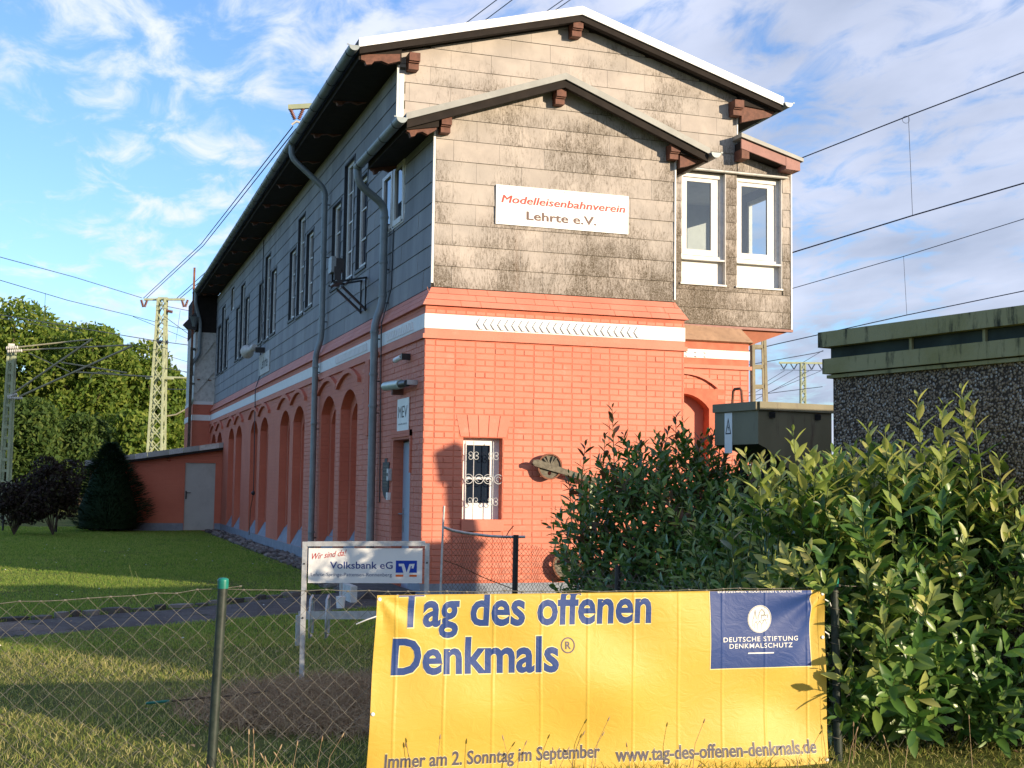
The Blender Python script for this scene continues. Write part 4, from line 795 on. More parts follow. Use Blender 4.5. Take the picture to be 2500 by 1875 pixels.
front_fence()
def banner():
    tl, tr_ = D(921, 1453, 6.30), D(2013, 1441, 6.95); tl = Vector((tl.x, tl.y, 0)); 
    BU = (FL*.0); u0 = (Vector((tl.x, tl.y, 0))-Vector((PL.x, PL.y, 0))).dot(FD); u1 = (tr_-PL).dot(FD); L = u1-u0
    o = Vector((PL.x, PL.y, 0))+FD*u0+FN*.035; zt = PL.z-.035; 
    z0 = lambda s: .712+.006*s; bot = -.205; H = .712-bot; Z = Vector((0, 0, 1))
    r1 = random.Random(5); waves = [(r1.uniform(-2.5, 5), r1.uniform(1.5, 7), r1.uniform(0, 6), r1.uniform(.0018, .0042)) for _ in range(11)]
    def disp(u, v):
        d = .010*math.sin(math.pi*u/L)*(.4+.6*(1-v/H))+.016*math.sin(6.0*(v-.42*u)+1.2)*math.sin(math.pi*min(1, max(0, u/L)))**.5*min(1, (H-v)*3+.15) 
        for a, b, c, k in waves: d += k*math.sin(a*u*2.1+b*v*1.9+c)
        fx = (L-u); fy = (H-v); rr = math.hypot(fx, fy)+.02; d += .014*math.sin(math.atan2(fy, fx)*9)*math.exp(-rr*2.2)*min(1, rr*8)
        rl = math.hypot(u, fy)+.02; d += .011*math.sin(math.atan2(fy, u)*8+1)*math.exp(-rl*3)*min(1, rl*8)
        return d
    slant = -.017
    fn = lambda u, v, w: o+FD*(u+(v-H)/H*(.036*(1-u/L)-.022*u/L))+Z*(bot+v*(z0(u/L)-bot)/H+(.0 if v > .01 else 0))+FN*(disp(u, v)+w)
    nu, nv = 150, 60; V = [fn(L*i/nu, H*j/nv, 0) for j in range(nv+1) for i in range(nu+1)]; F = [(j*(nu+1)+i, j*(nu+1)+i+1, (j+1)*(nu+1)+i+1, (j+1)*(nu+1)+i) for j in range(nv) for i in range(nu)]
    n = len(V); V2 = [fn(L*i/nu, H*j/nv, -.0015) for j in range(nv+1) for i in range(nu+1)]; F += [tuple(k+n for k in f[::-1]) for f in F]
    rim = [(j*(nu+1), (j+1)*(nu+1)) for j in range(nv)]+[((j+1)*(nu+1)+nu, j*(nu+1)+nu) for j in range(nv)]+[(i+1, i) for i in range(nu)]+[(nv*(nu+1)+i, nv*(nu+1)+i+1) for i in range(nu)]
    F += [(a, b, b+n, a+n) for a, b in rim]
    bn = npmesh('banner', 'banner_yellow', [tuple(p) for p in V+V2], F, None, True, label='yellow cloth banner Tag des offenen Denkmals with blue letters tied to the foreground fence', cat='banner')
    nrm = Vector((FD.y, -FD.x, 0))
    def at(x, y):                                   # where the print sits on the cloth
        d = D(x, y, 1)-CAM; t_ = (o-CAM).dot(nrm)/d.dot(nrm); p = CAM+d*t_; return (p-o).dot(FD), p.z-bot
    px = lambda x, y=1640: at(x, y)[0]; py = lambda y, x=1400: at(x, y)[1]
    def dense(u0_, u1_, v0_, v1_, mat, name, w):
        a, b = max(2, int((u1_-u0_)/.012)), max(2, int((v1_-v0_)/.012)); V = [fn(u0_+(u1_-u0_)*i/a, v0_+(v1_-v0_)*j/b, w) for j in range(b+1) for i in range(a+1)]
        F = [(j*(a+1)+i, j*(a+1)+i+1, (j+1)*(a+1)+i+1, (j+1)*(a+1)+i) for j in range(b) for i in range(a)]; return npmesh(name, mat, [tuple(p) for p in V], F, bn, True)
    def tx(s, x0, x1, ybase, capx, mat, off, w=.002, out=True, top=False, sp=1., m2='banner_cream'):
        args = dict(vmax=H-.002 if top else None, spacing=sp, fine=.022)
        xm = (x0+x1)/2; yb = py(ybase, xm); cap = py(ybase-capx, xm)-yb; ua, ub = px(x0, ybase), px(x1, ybase)
        if out: g = .0015; text_on(s, fn, ua-g, ub+g, yb-g, cap+g*2, bn, m2, 'letter_outline', off+.016, w=w*.7, **args)
        text_on(s, fn, ua, ub, yb, cap, bn, mat, 'lettering', off, w=w*1.2, **args)
    tx('Tag des offenen', 972, 1588, 1524, 84, 'banner_navy', .026, top=True)
    tx('Denkmals', 962, 1362, 1641, 82, 'banner_navy', .028)
    tx('Immer am 2. Sonntag im September', 953, 1470, 1862, 32, 'banner_grey', .024); tx('www.tag-des-offenen-denkmals.de', 1506, 1984, 1848, 32, 'banner_grey', .024)
    c = (px(1385, 1575), py(1575, 1385)); a = .0; ringp = lambda r, k=28: [(c[0]+r*1.0*math.cos(2*math.pi*i/k), c[1]+r*1.05*math.sin(2*math.pi*i/k)) for i in range(k)]
    flat_on([ringp(.0375), ringp(.0315)], fn, bn, 'banner_grey', 'registered_ring', .0015, .0003); text_on('R', fn, c[0]-.014, c[0]+.016, c[1]-.018, .036, bn, 'banner_grey', offset=.02, w=.002)
    x0, x1, y0, y1 = 1733, 1978, 1447, 1631
    X0, X1, Y1 = px(x0), px(x1), py(y1, 1855); dense(X0-.005, X1+.005, Y1-.005, H-.001, 'banner_cream', 'panel_border', .0012); dense(X0, X1, Y1, H-.0005, 'banner_navy', 'blue_panel', .0024)
    cx, cy = px(1853, 1513), py(1513, 1853); el = lambda r, k=36: [(cx+r*math.cos(2*math.pi*i/k), cy+r*1.03*math.sin(2*math.pi*i/k)) for i in range(k)]
    flat_on([el(.070)], fn, bn, 'banner_white', 'emblem_disc', .0040, .0003); flat_on([el(.0672), el(.0650)], fn, bn, 'banner_line', 'emblem_ring', .0048, .0003)
    k = .066/170; q = lambda a, b: (cx+(a-960)*k, cy-(b-456)*k)
    strokes = [[(858, 555), (860, 455), (870, 450), (890, 335), (912, 455)], [(938, 470), (940, 405), (952, 400), (955, 365), (975, 345), (990, 322), (1010, 345), (1030, 365), (1032, 400)], [(988, 460), (988, 400), (1005, 400), (1005, 415), (1025, 415), (1025, 400), (1045, 400), (1045, 415), (1060, 415), (1060, 400), (1082, 400), (1082, 445)], [(880, 580), (880, 525), (905, 490), (935, 490)], [(905, 490), (932, 530), (932, 600)], [(932, 530), (962, 480), (995, 530), (995, 598)], [(962, 480), (1025, 475), (995, 530)], [(1025, 475), (1045, 462), (1098, 462)], [(1045, 465), (1078, 530)]]
    m = MB()
    for s in strokes:
        for (a, b) in zip(s, s[1:]):
            A, B = Vector(q(*a)), Vector(q(*b)); d = (B-A); 
            if d.length < 1e-6: continue
            nn = Vector((-d.y, d.x)).normalized()*.0010; e = d.normalized()*.0008; m.plate([[tuple(A-nn-e), tuple(B-nn+e), tuple(B+nn+e), tuple(A+nn-e)]], lambda u, v, c: fn(u, v, .0048+c), .0003)
    m.build('emblem_lines', 'banner_line', bn)
    tx('DEUTSCHE STIFTUNG', 1763, 1946, 1567, 11, 'banner_white', .006, .0036, False, sp=1.12); tx('DENKMALSCHUTZ', 1778, 1932, 1583, 11, 'banner_white', .006, .0036, False, sp=1.12); flat_on([rect(px(1824), px(1886), py(1597, 1855), py(1594, 1855))], fn, bn, 'banner_white', 'rule', .0040, .0003)
    text_on('Bundesweit koordiniert durch die', fn, px(1752), px(1955), H-.010, .018, bn, 'banner_white', w=.0036, vmax=H-.001)
    # hems
    hm = lambda u0_, u1_, v0_, v1_: dense(u0_, u1_, v0_, v1_, 'banner_yellow', 'hem', .0012)
    hm(0, .035, 0, H); hm(L-.035, L, 0, H); hm(.036, L-.036, 0, .028)
    for (u, v) in ((.012, H-.02), (L-.012, H-.02), (.012, .35), (L-.012, .03), (L-.012, H-.25), (L/2, .015)):
        MB().lathe([(.009, 0), (.010, .002), (.005, .003)], fn(u, v, .002), FN, 12).build('eyelet', 'sign_white', bn)
    for (u, v, du) in ((.0, H-.10, -.09), (L, H-.05, .06), (L, H-.22, .05)): MB().tube([fn(u, v, .002), fn(u, v, 0)+FD*du*.5+Z*-.015, fn(u, v, 0)+FD*du+Z*-.04-FN*.04], .0035, 6).build('cable_tie', 'sign_white', bn)
banner()
# ------------------------------------------------------------------ wire fence by the annex
def rear_fence():
    t = thing('wire_garden_fence', 'rusty narrow-mesh wire fence with bent pipe rail between pale post and dark post', 'fence', (-.14, -1.5, -.16)); Y = -1.5
    MB().tube([(-.165, Y, -.2), (-.145, Y, .8), (-.135, Y, 1.02)], .012, 8).build('pale_post', 'old_white', t); MB().tube([(.70, Y-.02, -.2), (.705, Y-.02, .70)], .032, 10).build('dark_post', 'black_metal', t)
    MB().tube([(-.13, Y, .78), (-.02, Y+.03, .745), (.15, Y+.05, .715), (.40, Y+.05, .685), (.60, Y+.03, .675), (.84, Y+.06, .675)], .016, 8).build('rail', 'galvanised', t); MB().tube([(.60, Y, .69), (.62, Y-.02, .74), (.68, Y, .80)], .006, 5).build('twisted_wire', 'old_wire', t)
    mb = MB(); rr = random.Random(8); J = {}; sp = .043
    def nd(i, k):
        if (i, k) not in J:
            x = -.12+i*sp/2; top = .69 if x < .7 else .62-.20*max(0, (x-.72))/1.0; h = (top+.14); J[(i, k)] = Vector((x+rr.gauss(0, .004)+(.03 if k > 10 else 0)*math.sin(i*.3), Y+.04+.04*math.sin(i*.23+k*.1), -.14+h*k/26+rr.gauss(0, .003)))
        return J[(i, k)]
    for i in range(0, 96):
        for k in range(26):
            if (i+k) % 2: continue
            for di in (-1, 1):
                if 0 <= i+di < 96: mb.tube([nd(i, k), nd(i+di, k+1)], .0021, 3, False)
    mb.build('wire_mesh', 'old_wire', t, kind='stuff')
    m = MB(); m.tube([(-.13, Y, .42), (.05, Y+.05, .36), (.35, Y+.03, .22), (.8, Y, .05)], .005, 5); m.build('loose_wire', 'old_wire', t)
    WX = .075; w = thing('wire_tensioner', 'old cast iron signal wire lever with disc weights before the red wall', 'railway lever', (1.8, -.35, -.16)); Y = -.09
    def disc(x, z, r, hole, nm):
        k = 28; o_ = [(x+r*math.cos(2*math.pi*i/k), z+r*math.sin(2*math.pi*i/k)) for i in range(k)]; h_ = [(x+hole[0]+hole[2]*math.cos(2*math.pi*i/10), z+hole[1]+hole[2]*math.sin(2*math.pi*i/10)) for i in range(10)]
        d = MB().plate([o_, h_], FX(Y), .02).build(nm, 'weathered_iron', w); rim = MB(); rim.plate([[(a+(a-x)*.0, b) for a, b in o_], [(x+(a-x)*.88, z+(b-z)*.88) for a, b in o_]], FX(Y-.03), .012); rim.build('rim', 'rust', d)
        s = MB()
        for an in (.9, 1.25, 1.9, 2.25): s.bar((x, Y-.04, z), (x+r*.82*math.cos(an), Y-.04, z+r*.82*math.sin(an)), .018)
        s.build('spoke', 'weathered_iron', d); return d
    disc(1.62, 1.50, .165, (.0, -.085, .025), 'disc_weight'); disc(1.86, .27, .19, (-.10, .03, .032), 'disc_weight')
    MB().prism([(1.30, Y-.06, 1.52), (1.35, Y-.06, 1.50), (1.75, Y-.06, 1.40), (2.25, Y-.06, 1.28), (2.25, Y-.06, 1.34), (1.75, Y-.06, 1.475), (1.38, Y-.06, 1.585), (1.31, Y-.06, 1.575)], (0, .02, 0)).build('lever_arm', 'weathered_iron', w).location.x = .07
    MB().lathe([(.03, 0), (.03, .09)], (1.33, Y, 1.545), (0, -1, 0), 10).build('end_pin', 'weathered_iron', w).location.x = .07; k = MB(); k.bar((2.2, Y, 1.31), (2.2, Y, -.16), .06); k.bar((1.85, Y, .27), (2.2, Y, .35), .04); k.build('stand', 'mast_green', w)
rear_fence()
def bush_fence():
    a, b = D(1395, 1404, 9.7), D(1720, 1442, 8.7); t = thing('dark_wire_fence', 'dark wire mesh fence with black post standing against the shaded laurel above the banner', 'fence', (a.x, a.y, -.16)); d = Vector((b.x-a.x, b.y-a.y, 0)); L = d.length; d.normalize(); n = Vector((d.y, -d.x, 0)); za, zb = a.z+.16, b.z+.16
    mb = MB(); mesh_wires(mb, Vector((a.x, a.y, -.16)), d, n, L, (za+zb)/2, .075, .0012, lambda s: za*(1-s)+zb*s, seed=9, jit=.006); mb.build('wire_mesh', 'fence_wire', t, kind='stuff')
    p = D(1508, 1380, 9.35); MB().tube([(p.x, p.y, -.2), (p.x, p.y, p.z)], .022, 8).build('post', 'black_metal', t); MB().tube([a+Zu*.0, b], .0018, 5).build('top_wire', 'fence_wire', t)
Zu = Vector((0, 0, 1)); bush_fence()
# ------------------------------------------------------------------ ground, path, stones
GZ = -.16
def gdrop(X, Y):                 # the verge on the camera side of the fence lies a little lower
    s = (np.asarray(X)-PL.x)*FN.x+(np.asarray(Y)-PL.y)*FN.y; t = np.clip((s-.02)/.5, 0, 1); return -.13*t*t*(3-2*t)
def ground():
    V = [(-900, -900, GZ), (900, -900, GZ), (900, 1500, GZ), (-900, 1500, GZ)]
    n = 150; xs = np.concatenate([[-900, -60], np.linspace(-16, 14, n), [60, 900]]); ys = np.concatenate([[-900, -60], np.linspace(-20, 34, n), [80, 1500]])
    X, Y = np.meshgrid(xs, ys); Z = np.full(X.shape, GZ); Z += .012*np.sin(X*1.7+Y*.6)*np.cos(Y*1.1)*(np.abs(X) < 16)*(np.abs(Y) < 34)-.012+gdrop(X, Y)
    k = len(xs); P = np.stack([X, Y, Z], -1).reshape(-1, 3); F = [(j*k+i, j*k+i+1, (j+1)*k+i+1, (j+1)*k+i) for j in range(len(ys)-1) for i in range(k-1)]
    npmesh('lawn_ground', 'lawn_soil', P, F, None, True, kind='structure')
ground()
def cen(x): return (-1.55-.02*(x+4.6)+.42*max(0, x+3.4)**1.35)  # near edge of the path
def path_edges(x): 
    lo = np.interp(x, [-12, -8, -4.62, -2.56, -.79, -.1], [-6.6, -4.6, -3.0, -1.73, -.68, -.3]); hi = np.interp(x, [-12, -8, -4.69, -2.64, -1.25, -.1], [-3.6, -2.6, -1.53, -.25, 1.1, 1.9]); return lo, hi
def path():
    xs = np.linspace(-12, -.03, 60); V = []; F = []
    for x in xs:
        lo, hi = path_edges(x); lo += .05*math.sin(x*5); hi += .04*math.sin(x*7+1)
        for j in range(7): V.append((x, lo+(hi-lo)*j/6, GZ+.010+.004*math.sin(x*9+j)+(-.02 if j in (0, 6) else 0)))
    for i in range(len(xs)-1):
        for j in range(6): F.append((i*7+j, (i+1)*7+j, (i+1)*7+j+1, i*7+j+1))
    p = npmesh('garden_path', 'path_asphalt', V, F, None, True, kind='structure')
    r = random.Random(3); x = -7.
    while x < -1.0:                                   # rough stone edging on the far side
        w = r.uniform(.12, .34); lo, hi = path_edges(x+w/2); b = MB(); h = r.uniform(.02, .05); dd = r.uniform(.05, .09)
        pts = [(x+w*(.5+.5*math.cos(a)*r.uniform(.8, 1)), hi+.05+dd*math.sin(a)*r.uniform(.8, 1)+(w*.2 if math.cos(a) > 0 else 0), GZ-.02) for a in [i*math.pi/4 for i in range(8)]]
        b.prism(pts, (0, 0, .02+h)); b.build('edging_stone', 'stone_obj', p); x += w*.95
    # stone strip along the wall
    st = MB().box(-.62, -.02, 2.0, 22.8, GZ-.03, GZ+.004).build('stone_strip', 'lawn_soil', kind='structure')
    rr = random.Random(9); protos = []
    for k in range(6):
        bm = bmesh.new(); bmesh.ops.create_icosphere(bm, subdivisions=1, radius=1)
        for v in bm.verts: v.co = v.co*rr.uniform(.75, 1.15)
        me = bpy.data.meshes.new('stone'); bm.to_mesh(me); bm.free(); me.materials.append(M['stone_obj']); protos.append(me)
    ys = sorted([2.0+20.8*rr.random()**1.35 for _ in range(900)])
    far = MB()
    for i, y in enumerate(ys):
        x = -.05-rr.random()*(.42 if y > 3 else .75); s = rr.uniform(.035, .085); sc = (s*rr.uniform(.8, 1.5), s*rr.uniform(.8, 1.4), s*rr.uniform(.5, .9)); rz = rr.uniform(0, 6.3)
        if i < 300: o = bpy.data.objects.new('stone', protos[i % 6]); o.location = (x, y, GZ+sc[2]*.35); o.scale = sc; o.rotation_euler = (rr.uniform(-.4, .4), rr.uniform(-.4, .4), rz); link(o, st)
        else:
            me = protos[i % 6]; c, q = math.cos(rz), math.sin(rz); far.add([(x+(v.co.x*c-v.co.y*q)*sc[0], y+(v.co.x*q+v.co.y*c)*sc[1], GZ+sc[2]*.35+v.co.z*sc[2]) for v in me.vertices], [tuple(p.vertices) for p in me.polygons])
    far.build('stones_far', 'stone_grey', st, kind='stuff')
path()
def in_mulch(x, y): return ((x+2.15)/1.05)**2+((y+7.15)/1.0)**2
def blades(name, mat, n, xr, yr, hmin, hmax, wid, seed, dens=None, lean=.35, segs=2, **k):
    g = np.random.default_rng(seed); X = g.uniform(*xr, n); Y = g.uniform(*yr, n)
    keep = np.ones(n, bool); ex, ey = X-CAM.x, Y-CAM.y; dd = ex*fw.x+ey*fw.y; lat = ex*rt.x+ey*rt.y; keep &= (dd > 3.5) & (np.abs(lat) < dd*.43+1.1)
    keep &= ~((X > -.03) & (X < 6) & (Y > -.02)); lo, hi = np.vectorize(path_edges)(X); keep &= ~((Y > lo+.02) & (Y < hi-.02) & (X < 0)); keep &= ~((X > -.55) & (Y > 2.0))
    keep &= ~((X > .15+.2*np.sin(Y*3)) & (Y > -8.9) & (X < 9)); 
    if dens is not None: keep &= g.random(n) < dens(X, Y)
    X, Y = X[keep], Y[keep]; n = len(X); patch = .5+.5*np.sin(X*1.9+1.3*np.sin(Y*1.3))*np.cos(Y*1.6+X*.7)
    h = g.uniform(hmin, hmax, n)*(.75+.5*patch); a = g.uniform(0, 2*np.pi, n); b = g.uniform(0, 2*np.pi, n); l = g.uniform(0, lean, n)*1.6*h; w = wid*g.uniform(.6, 1.3, n)
    cx, cy = np.cos(a)*w/2, np.sin(a)*w/2; lx, ly = np.cos(b)*l, np.sin(b)*l; z = GZ-.012+gdrop(X, Y)
    p = [np.stack([X-cx, Y-cy, z], 1), np.stack([X+cx, Y+cy, z], 1), np.stack([X+cx*.8+lx*.35, Y+cy*.8+ly*.35, z+h*.55], 1), np.stack([X-cx*.8+lx*.35, Y-cy*.8+ly*.35, z+h*.55], 1), np.stack([X+lx, Y+ly, z+h], 1), np.stack([X+lx+cx*.08, Y+ly+cy*.08, z+h*.995], 1)]
    V = np.stack(p, 1).reshape(-1, 3); i = np.arange(n)[:, None]*6; F = np.concatenate([i+np.array([[0, 1, 2, 3]]), i+np.array([[3, 2, 5, 4]])], 0)
    return npmesh(name, mat, V, F, None, False, **k)
def grass():
    mul = lambda X, Y: np.clip((in_mulch(X, Y)+.45*np.sin(X*7+np.sin(Y*9))-1.0)*1.2, .03, 1)
    blades('lawn_grass', 'grass_blade', 190000, (-8.5, 4), (-12.2, -3.0), .020, .045, .0045, 1, mul, 1.3, kind='stuff', label='short green lawn grass in the foreground', cat='grass')
    blades('lawn_grass_middle', 'grass_rear', 150000, (-9.5, 0), (-4.0, 6), .02, .042, .0065, 2, None, 1.2, kind='stuff', label='short lawn grass around the path', cat='grass')
    blades('lawn_grass_rear', 'grass_rear', 200000, (-11, 0), (5.5, 26), .025, .05, .012, 3, None, 1.1, kind='stuff', label='short lawn grass beside the long wall', cat='grass')
    blades('dry_straw', 'dry_grass', 110000, (-4.2, .6), (-9.6, -5.2), .03, .10, .0075, 4, lambda X, Y: np.clip(1.6-in_mulch(X, Y), 0, 1), 2.2, kind='stuff', label='dry brown straw and clippings under the bank sign', cat='straw')
    g = random.Random(12); mb = MB(); hd = MB()      # tall seeding stalks along the fence foot
    q = Vector((PL.x, PL.y, 0))
    for i in range(42):
        u = g.choice((g.uniform(-.2, .5), g.uniform(.2, FL+.2), g.uniform(FL-.1, FL+1.3))); b = q+FD*u+FN*g.uniform(.06, .30); h = g.uniform(.10, .27); l = g.uniform(-.08, .08); b.z = GZ+float(gdrop(b.x, b.y))
        m_ = b+Vector((l*.3, 0, h*.6)); tp = b+Vector((l, g.uniform(-.03, .03), h)); mb.tube([b, m_, tp], [.0018, .0014, .001], 4, False); hd.lathe([(.001, 0), (.004, .006), (.0035, .018), (.001, .028)], tp, (tp-m_), 5)
    s = mb.build('grass_stalks', 'dry_grass', kind='stuff', label='thin seeding grass stalks at the foot of the banner', cat='grass'); hd.build('seed_heads', 'dry_grass', s)
    c = MB(); 
    for i in range(40): x, y = g.uniform(-6.5, -.8), g.uniform(-5, 14); c.lathe([(.001, .0), (.013, .004), (.001, .010)], (x, y, GZ+.04), (0, 0, 1), 6)
    c.build('daisies', 'sign_white', kind='stuff', label='tiny white daisies scattered over the lawn', cat='flowers')
    gg = np.random.default_rng(31); n = 420; X = gg.uniform(-7, 1.6, n); Y = gg.uniform(-9.8, 9, n); kk = (X < -.7) | (Y < -8.6); X, Y = X[kk], Y[kk]; n = len(X); a = gg.uniform(0, 6.28, n); q_ = gg.uniform(.012, .03, n); zz = GZ+gg.uniform(.022, .04, n)
    ax, ay = np.cos(a)*q_, np.sin(a)*q_; up_ = gg.uniform(0, .012, n); V = np.stack([np.stack([X-ax, Y-ay, zz], 1), np.stack([X-ay*.5, Y+ax*.5, zz+up_], 1), np.stack([X+ax, Y+ay, zz+.004], 1), np.stack([X+ay*.5, Y-ax*.5, zz+up_], 1)], 1).reshape(-1, 3)
    npmesh('fallen_leaves', 'dry_grass', V, np.arange(n*4).reshape(-1, 4), None, kind='stuff', label='small dry brown leaves scattered on the grass', cat='leaves')
    w = MB()
    for (x, y, h) in ((-3.3, 2.2, .32), (-3.22, 2.25, .24), (-3.36, 2.1, .20)): w.tube([(x, y, GZ), (x+.02, y, GZ+h*.5), (x-.03, y, GZ+h)], .004, 4)
    w.build('weed_stalks', 'stem_green', label='spindly pale weed standing in the shaded lawn', cat='weed'); 
    MB().tube([(-3.42, -7.05, GZ+.05), (-3.2, -7.0, GZ+.055), (-2.95, -6.9, GZ+.05), (-2.8, -6.85, GZ+.06)], .006, 5).build('twig', 'bark', label='short brown twig lying on the sunlit grass', cat='twig'); MB().tube([(-3.58, -7.1, GZ+.05), (-3.44, -7.08, GZ+.055)], .009, 6).build('paper_scrap', 'cap_green', label='small pale green scrap lying on the sunlit grass', cat='litter')
grass()
# ------------------------------------------------------------------ cherry laurels
def leaf_shape(L, w, bend=.12):
    st = [(0, .0), (.25, .78), (.55, 1.), (.82, .62), (1, .0)]; V = []; F = []
    for i, (t, k) in enumerate(st):
        z = -bend*L*t*t; V += [(-w*k/2, t*L, z+.16*w*k), (0, t*L, z), (w*k/2, t*L, z+.16*w*k)]
    for i in range(4): a = i*3; F += [(a, a+1, a+4, a+3), (a+1, a+2, a+5, a+4)]
    return np.array(V), np.array(F)
def laurel(name_loc, label, shoots, leafL, nobj, seed, tips, group=None, tipmat='laurel_tip'):
    """shoots: list of (base, direction, length). Leaves spiral up every shoot."""
    t = thing('laurel_bush', label, 'bush', name_loc, group); g = np.random.default_rng(seed); LV, LF = leaf_shape(1, .35); P = []; stems = MB()
    for (b, d, L, tip) in shoots:
        b = np.array(b, float); d = np.array(d, float); d /= np.linalg.norm(d); bend = np.array([0, 0, 1.])*.35
        n = max(5, int(L/.030)); ph = g.uniform(0, 6.3)
        a = np.cross(d, [.3, .1, 1]); a /= np.linalg.norm(a)+1e-9; c = np.cross(d, a)
        if L > .0: e = b+d*L+bend*L*.3; 
        if tip or g.random() < .35: stems.tube([tuple(b-d*.1), tuple(b+d*L*.5+bend*L*.08), tuple(b+d*L+bend*L*.3)], [.005, .004, .002], 4, False)
        for i in range(n):
            s = .12+.88*i/(n-1); pos = b+d*L*s+bend*L*.3*s*s; az = ph+i*2.4; out = a*math.cos(az)+c*math.sin(az); up_ = .5+1.0*s**2.2
            yv = out+d*up_+np.array([0, 0, .15]); yv /= np.linalg.norm(yv); zv = d-yv*np.dot(d, yv)+g.normal(0, .12, 3); zv -= yv*np.dot(zv, yv); zv /= np.linalg.norm(zv)+1e-9; xv = np.cross(yv, zv)
            sz = leafL*g.uniform(.75, 1.2)*(1-.45*s**4)*(.7 if i == n-1 else 1); P.append((pos, np.stack([xv, yv, zv], 1)*sz, tip and s > .45))
    near = sorted(range(len(P)), key=lambda i: float(np.linalg.norm(P[i][0]-np.array(CAM)))-.25*P[i][0][2]+(0.0 if P[i][0][2] > .0 else .5)) if nobj else []
    pick = set(near[:nobj*5:5]); me = {}
    for mt in ('laurel_leaf_single', tipmat):
        me[mt] = bpy.data.meshes.new('leaf'); me[mt].from_pydata(LV.tolist(), [], LF.tolist()); me[mt].polygons.foreach_set('use_smooth', [True]*len(LF)); me[mt].materials.append(M[mt])
    A = {False: [], True: []}
    for i, (p, R_, tp) in enumerate(P):
        if i in pick:
            o = bpy.data.objects.new('leaf', me[tipmat if tp else 'laurel_leaf_single']); Rm = Matrix(R_.tolist()).to_4x4(); Rm.translation = Vector(p.tolist()); link(o, t); o.matrix_basis = Rm
            continue
        A[bool(tp)].append((p, R_))
    for tp, nm, mt in ((False, 'foliage', 'laurel_leaf'), (True, 'young_foliage', tipmat)):
        if not A[tp]: continue
        p = np.array([q[0] for q in A[tp]]); R_ = np.array([q[1] for q in A[tp]]); V = np.einsum('nij,kj->nki', R_, LV)+p[:, None, :]; m = len(LV)
        F = (LF[None]+np.arange(len(p))[:, None, None]*m).reshape(-1, 4); npmesh(nm, mt, V.reshape(-1, 3), F, t, True, kind='stuff')
    stems.build('stems', 'stem_green', t, kind='stuff'); return t
def shell_shoots(c, r, n, seed, zmin, tipfrac, L0=(.22, .38), spikes=(), fold=1.):
    g = np.random.default_rng(seed); out = []
    c = np.array(c); r = np.array(r)
    while len(out) < n:
        v = g.normal(0, 1, 3); v /= np.linalg.norm(v); v = np.sign(v)*np.abs(v)**fold; v /= max(1e-6, (np.abs(v)**2.6).sum()**(1/2.6)); k = g.uniform(.62, .97) if g.random() < .75 else g.uniform(.2, .7)
        k *= 1+.10*math.sin(v[0]*5+seed)*math.cos(v[2]*6+v[1]*3); p = c+v*r*k
        if p[2] < zmin: continue
        d = v*np.array([.75, .75, .5])+np.array([0, 0, .75])+g.normal(0, .25, 3); L = g.uniform(*L0); out.append((p, d, L, g.random() < tipfrac*(1 if v[2] > -.1 else .25)))
    for (x, y, z, h, lean) in spikes: out.append(((x, y, z), (lean, g.uniform(-.1, .1), 1), h, True))
    return out
def laurels():
    g = random.Random(4)
    def spikes(lst): return [(p.x, p.y, p.z, h, g.uniform(-.15, .15)) for p, h in lst]
    more = [(D(g.uniform(1840, 2520), g.uniform(1270, 1420), g.uniform(7.2, 7.6)), g.uniform(.30, .50)) for _ in range(46)]
    sp = spikes(more+[(D(2260, 1290, 7.4), .68), (D(2290, 1200, 7.4), .45), (D(2380, 1260, 7.4), .66), (D(2395, 1150, 7.4), .35), (D(2120, 1280, 7.4), .50), (D(1990, 1240, 7.4), .28), (D(2080, 1290, 7.4), .35), (D(1830, 1330, 7.4), .45), (D(2480, 1260, 7.4), .52), (D(2050, 1230, 7.4), .25), (D(2330, 1330, 7.4), .5), (D(2440, 1330, 7.4), .45), (D(2180, 1330, 7.4), .5), (D(1900, 1330, 7.4), .42), (D(1790, 1380, 7.4), .40), (D(1960, 1400, 7.4), .42)])
    s = shell_shoots(tuple(Vector(D(2260, 1300, 7.75)[:2]).to_3d()+Vector((0, 0, .36))), (1.08, .62, .88), 1100, 1, -.12, .42, (.24, .40), sp)+shell_shoots((1.75, -9.9, .3), (.7, .4, .85), 200, 9, -.12, .4, (.24, .40))
    laurel((.9, -8.5, GZ), 'large sunlit cherry laurel bush with yellow-green young shoots right of the banner', s, .148, 300, 1, True)
    sp = spikes([(D(1500, 1150, 11.3), .5), (D(1470, 1170, 11.4), .35), (D(1650, 1150, 11.3), .45), (D(1700, 1160, 11.2), .3), (D(1420, 1170, 11.4), .3), (D(1560, 1160, 11.4), .3), (D(1755, 1140, 11.3), .35), (D(1810, 1130, 11.3), .35), (D(1395, 1260, 11.4), .3), (D(1610, 1160, 11.2), .3)])
    s = shell_shoots(tuple(Vector(D(1655, 1300, 11.4)[:2]).to_3d()+Vector((0, 0, .42))), (.98, .8, 1.08), 1300, 2, -.12, .22, (.2, .34), sp)
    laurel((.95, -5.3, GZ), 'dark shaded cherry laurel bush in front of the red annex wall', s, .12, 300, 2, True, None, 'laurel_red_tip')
    s = shell_shoots((.75, -6.9, .3), (.62, .6, .85), 260, 5, -.12, .3, (.2, .34)); laurel((.75, -6.9, GZ), 'cherry laurel bush filling the corner in front of the dark concrete hut', s, .10, 0, 5, True)
laurels()
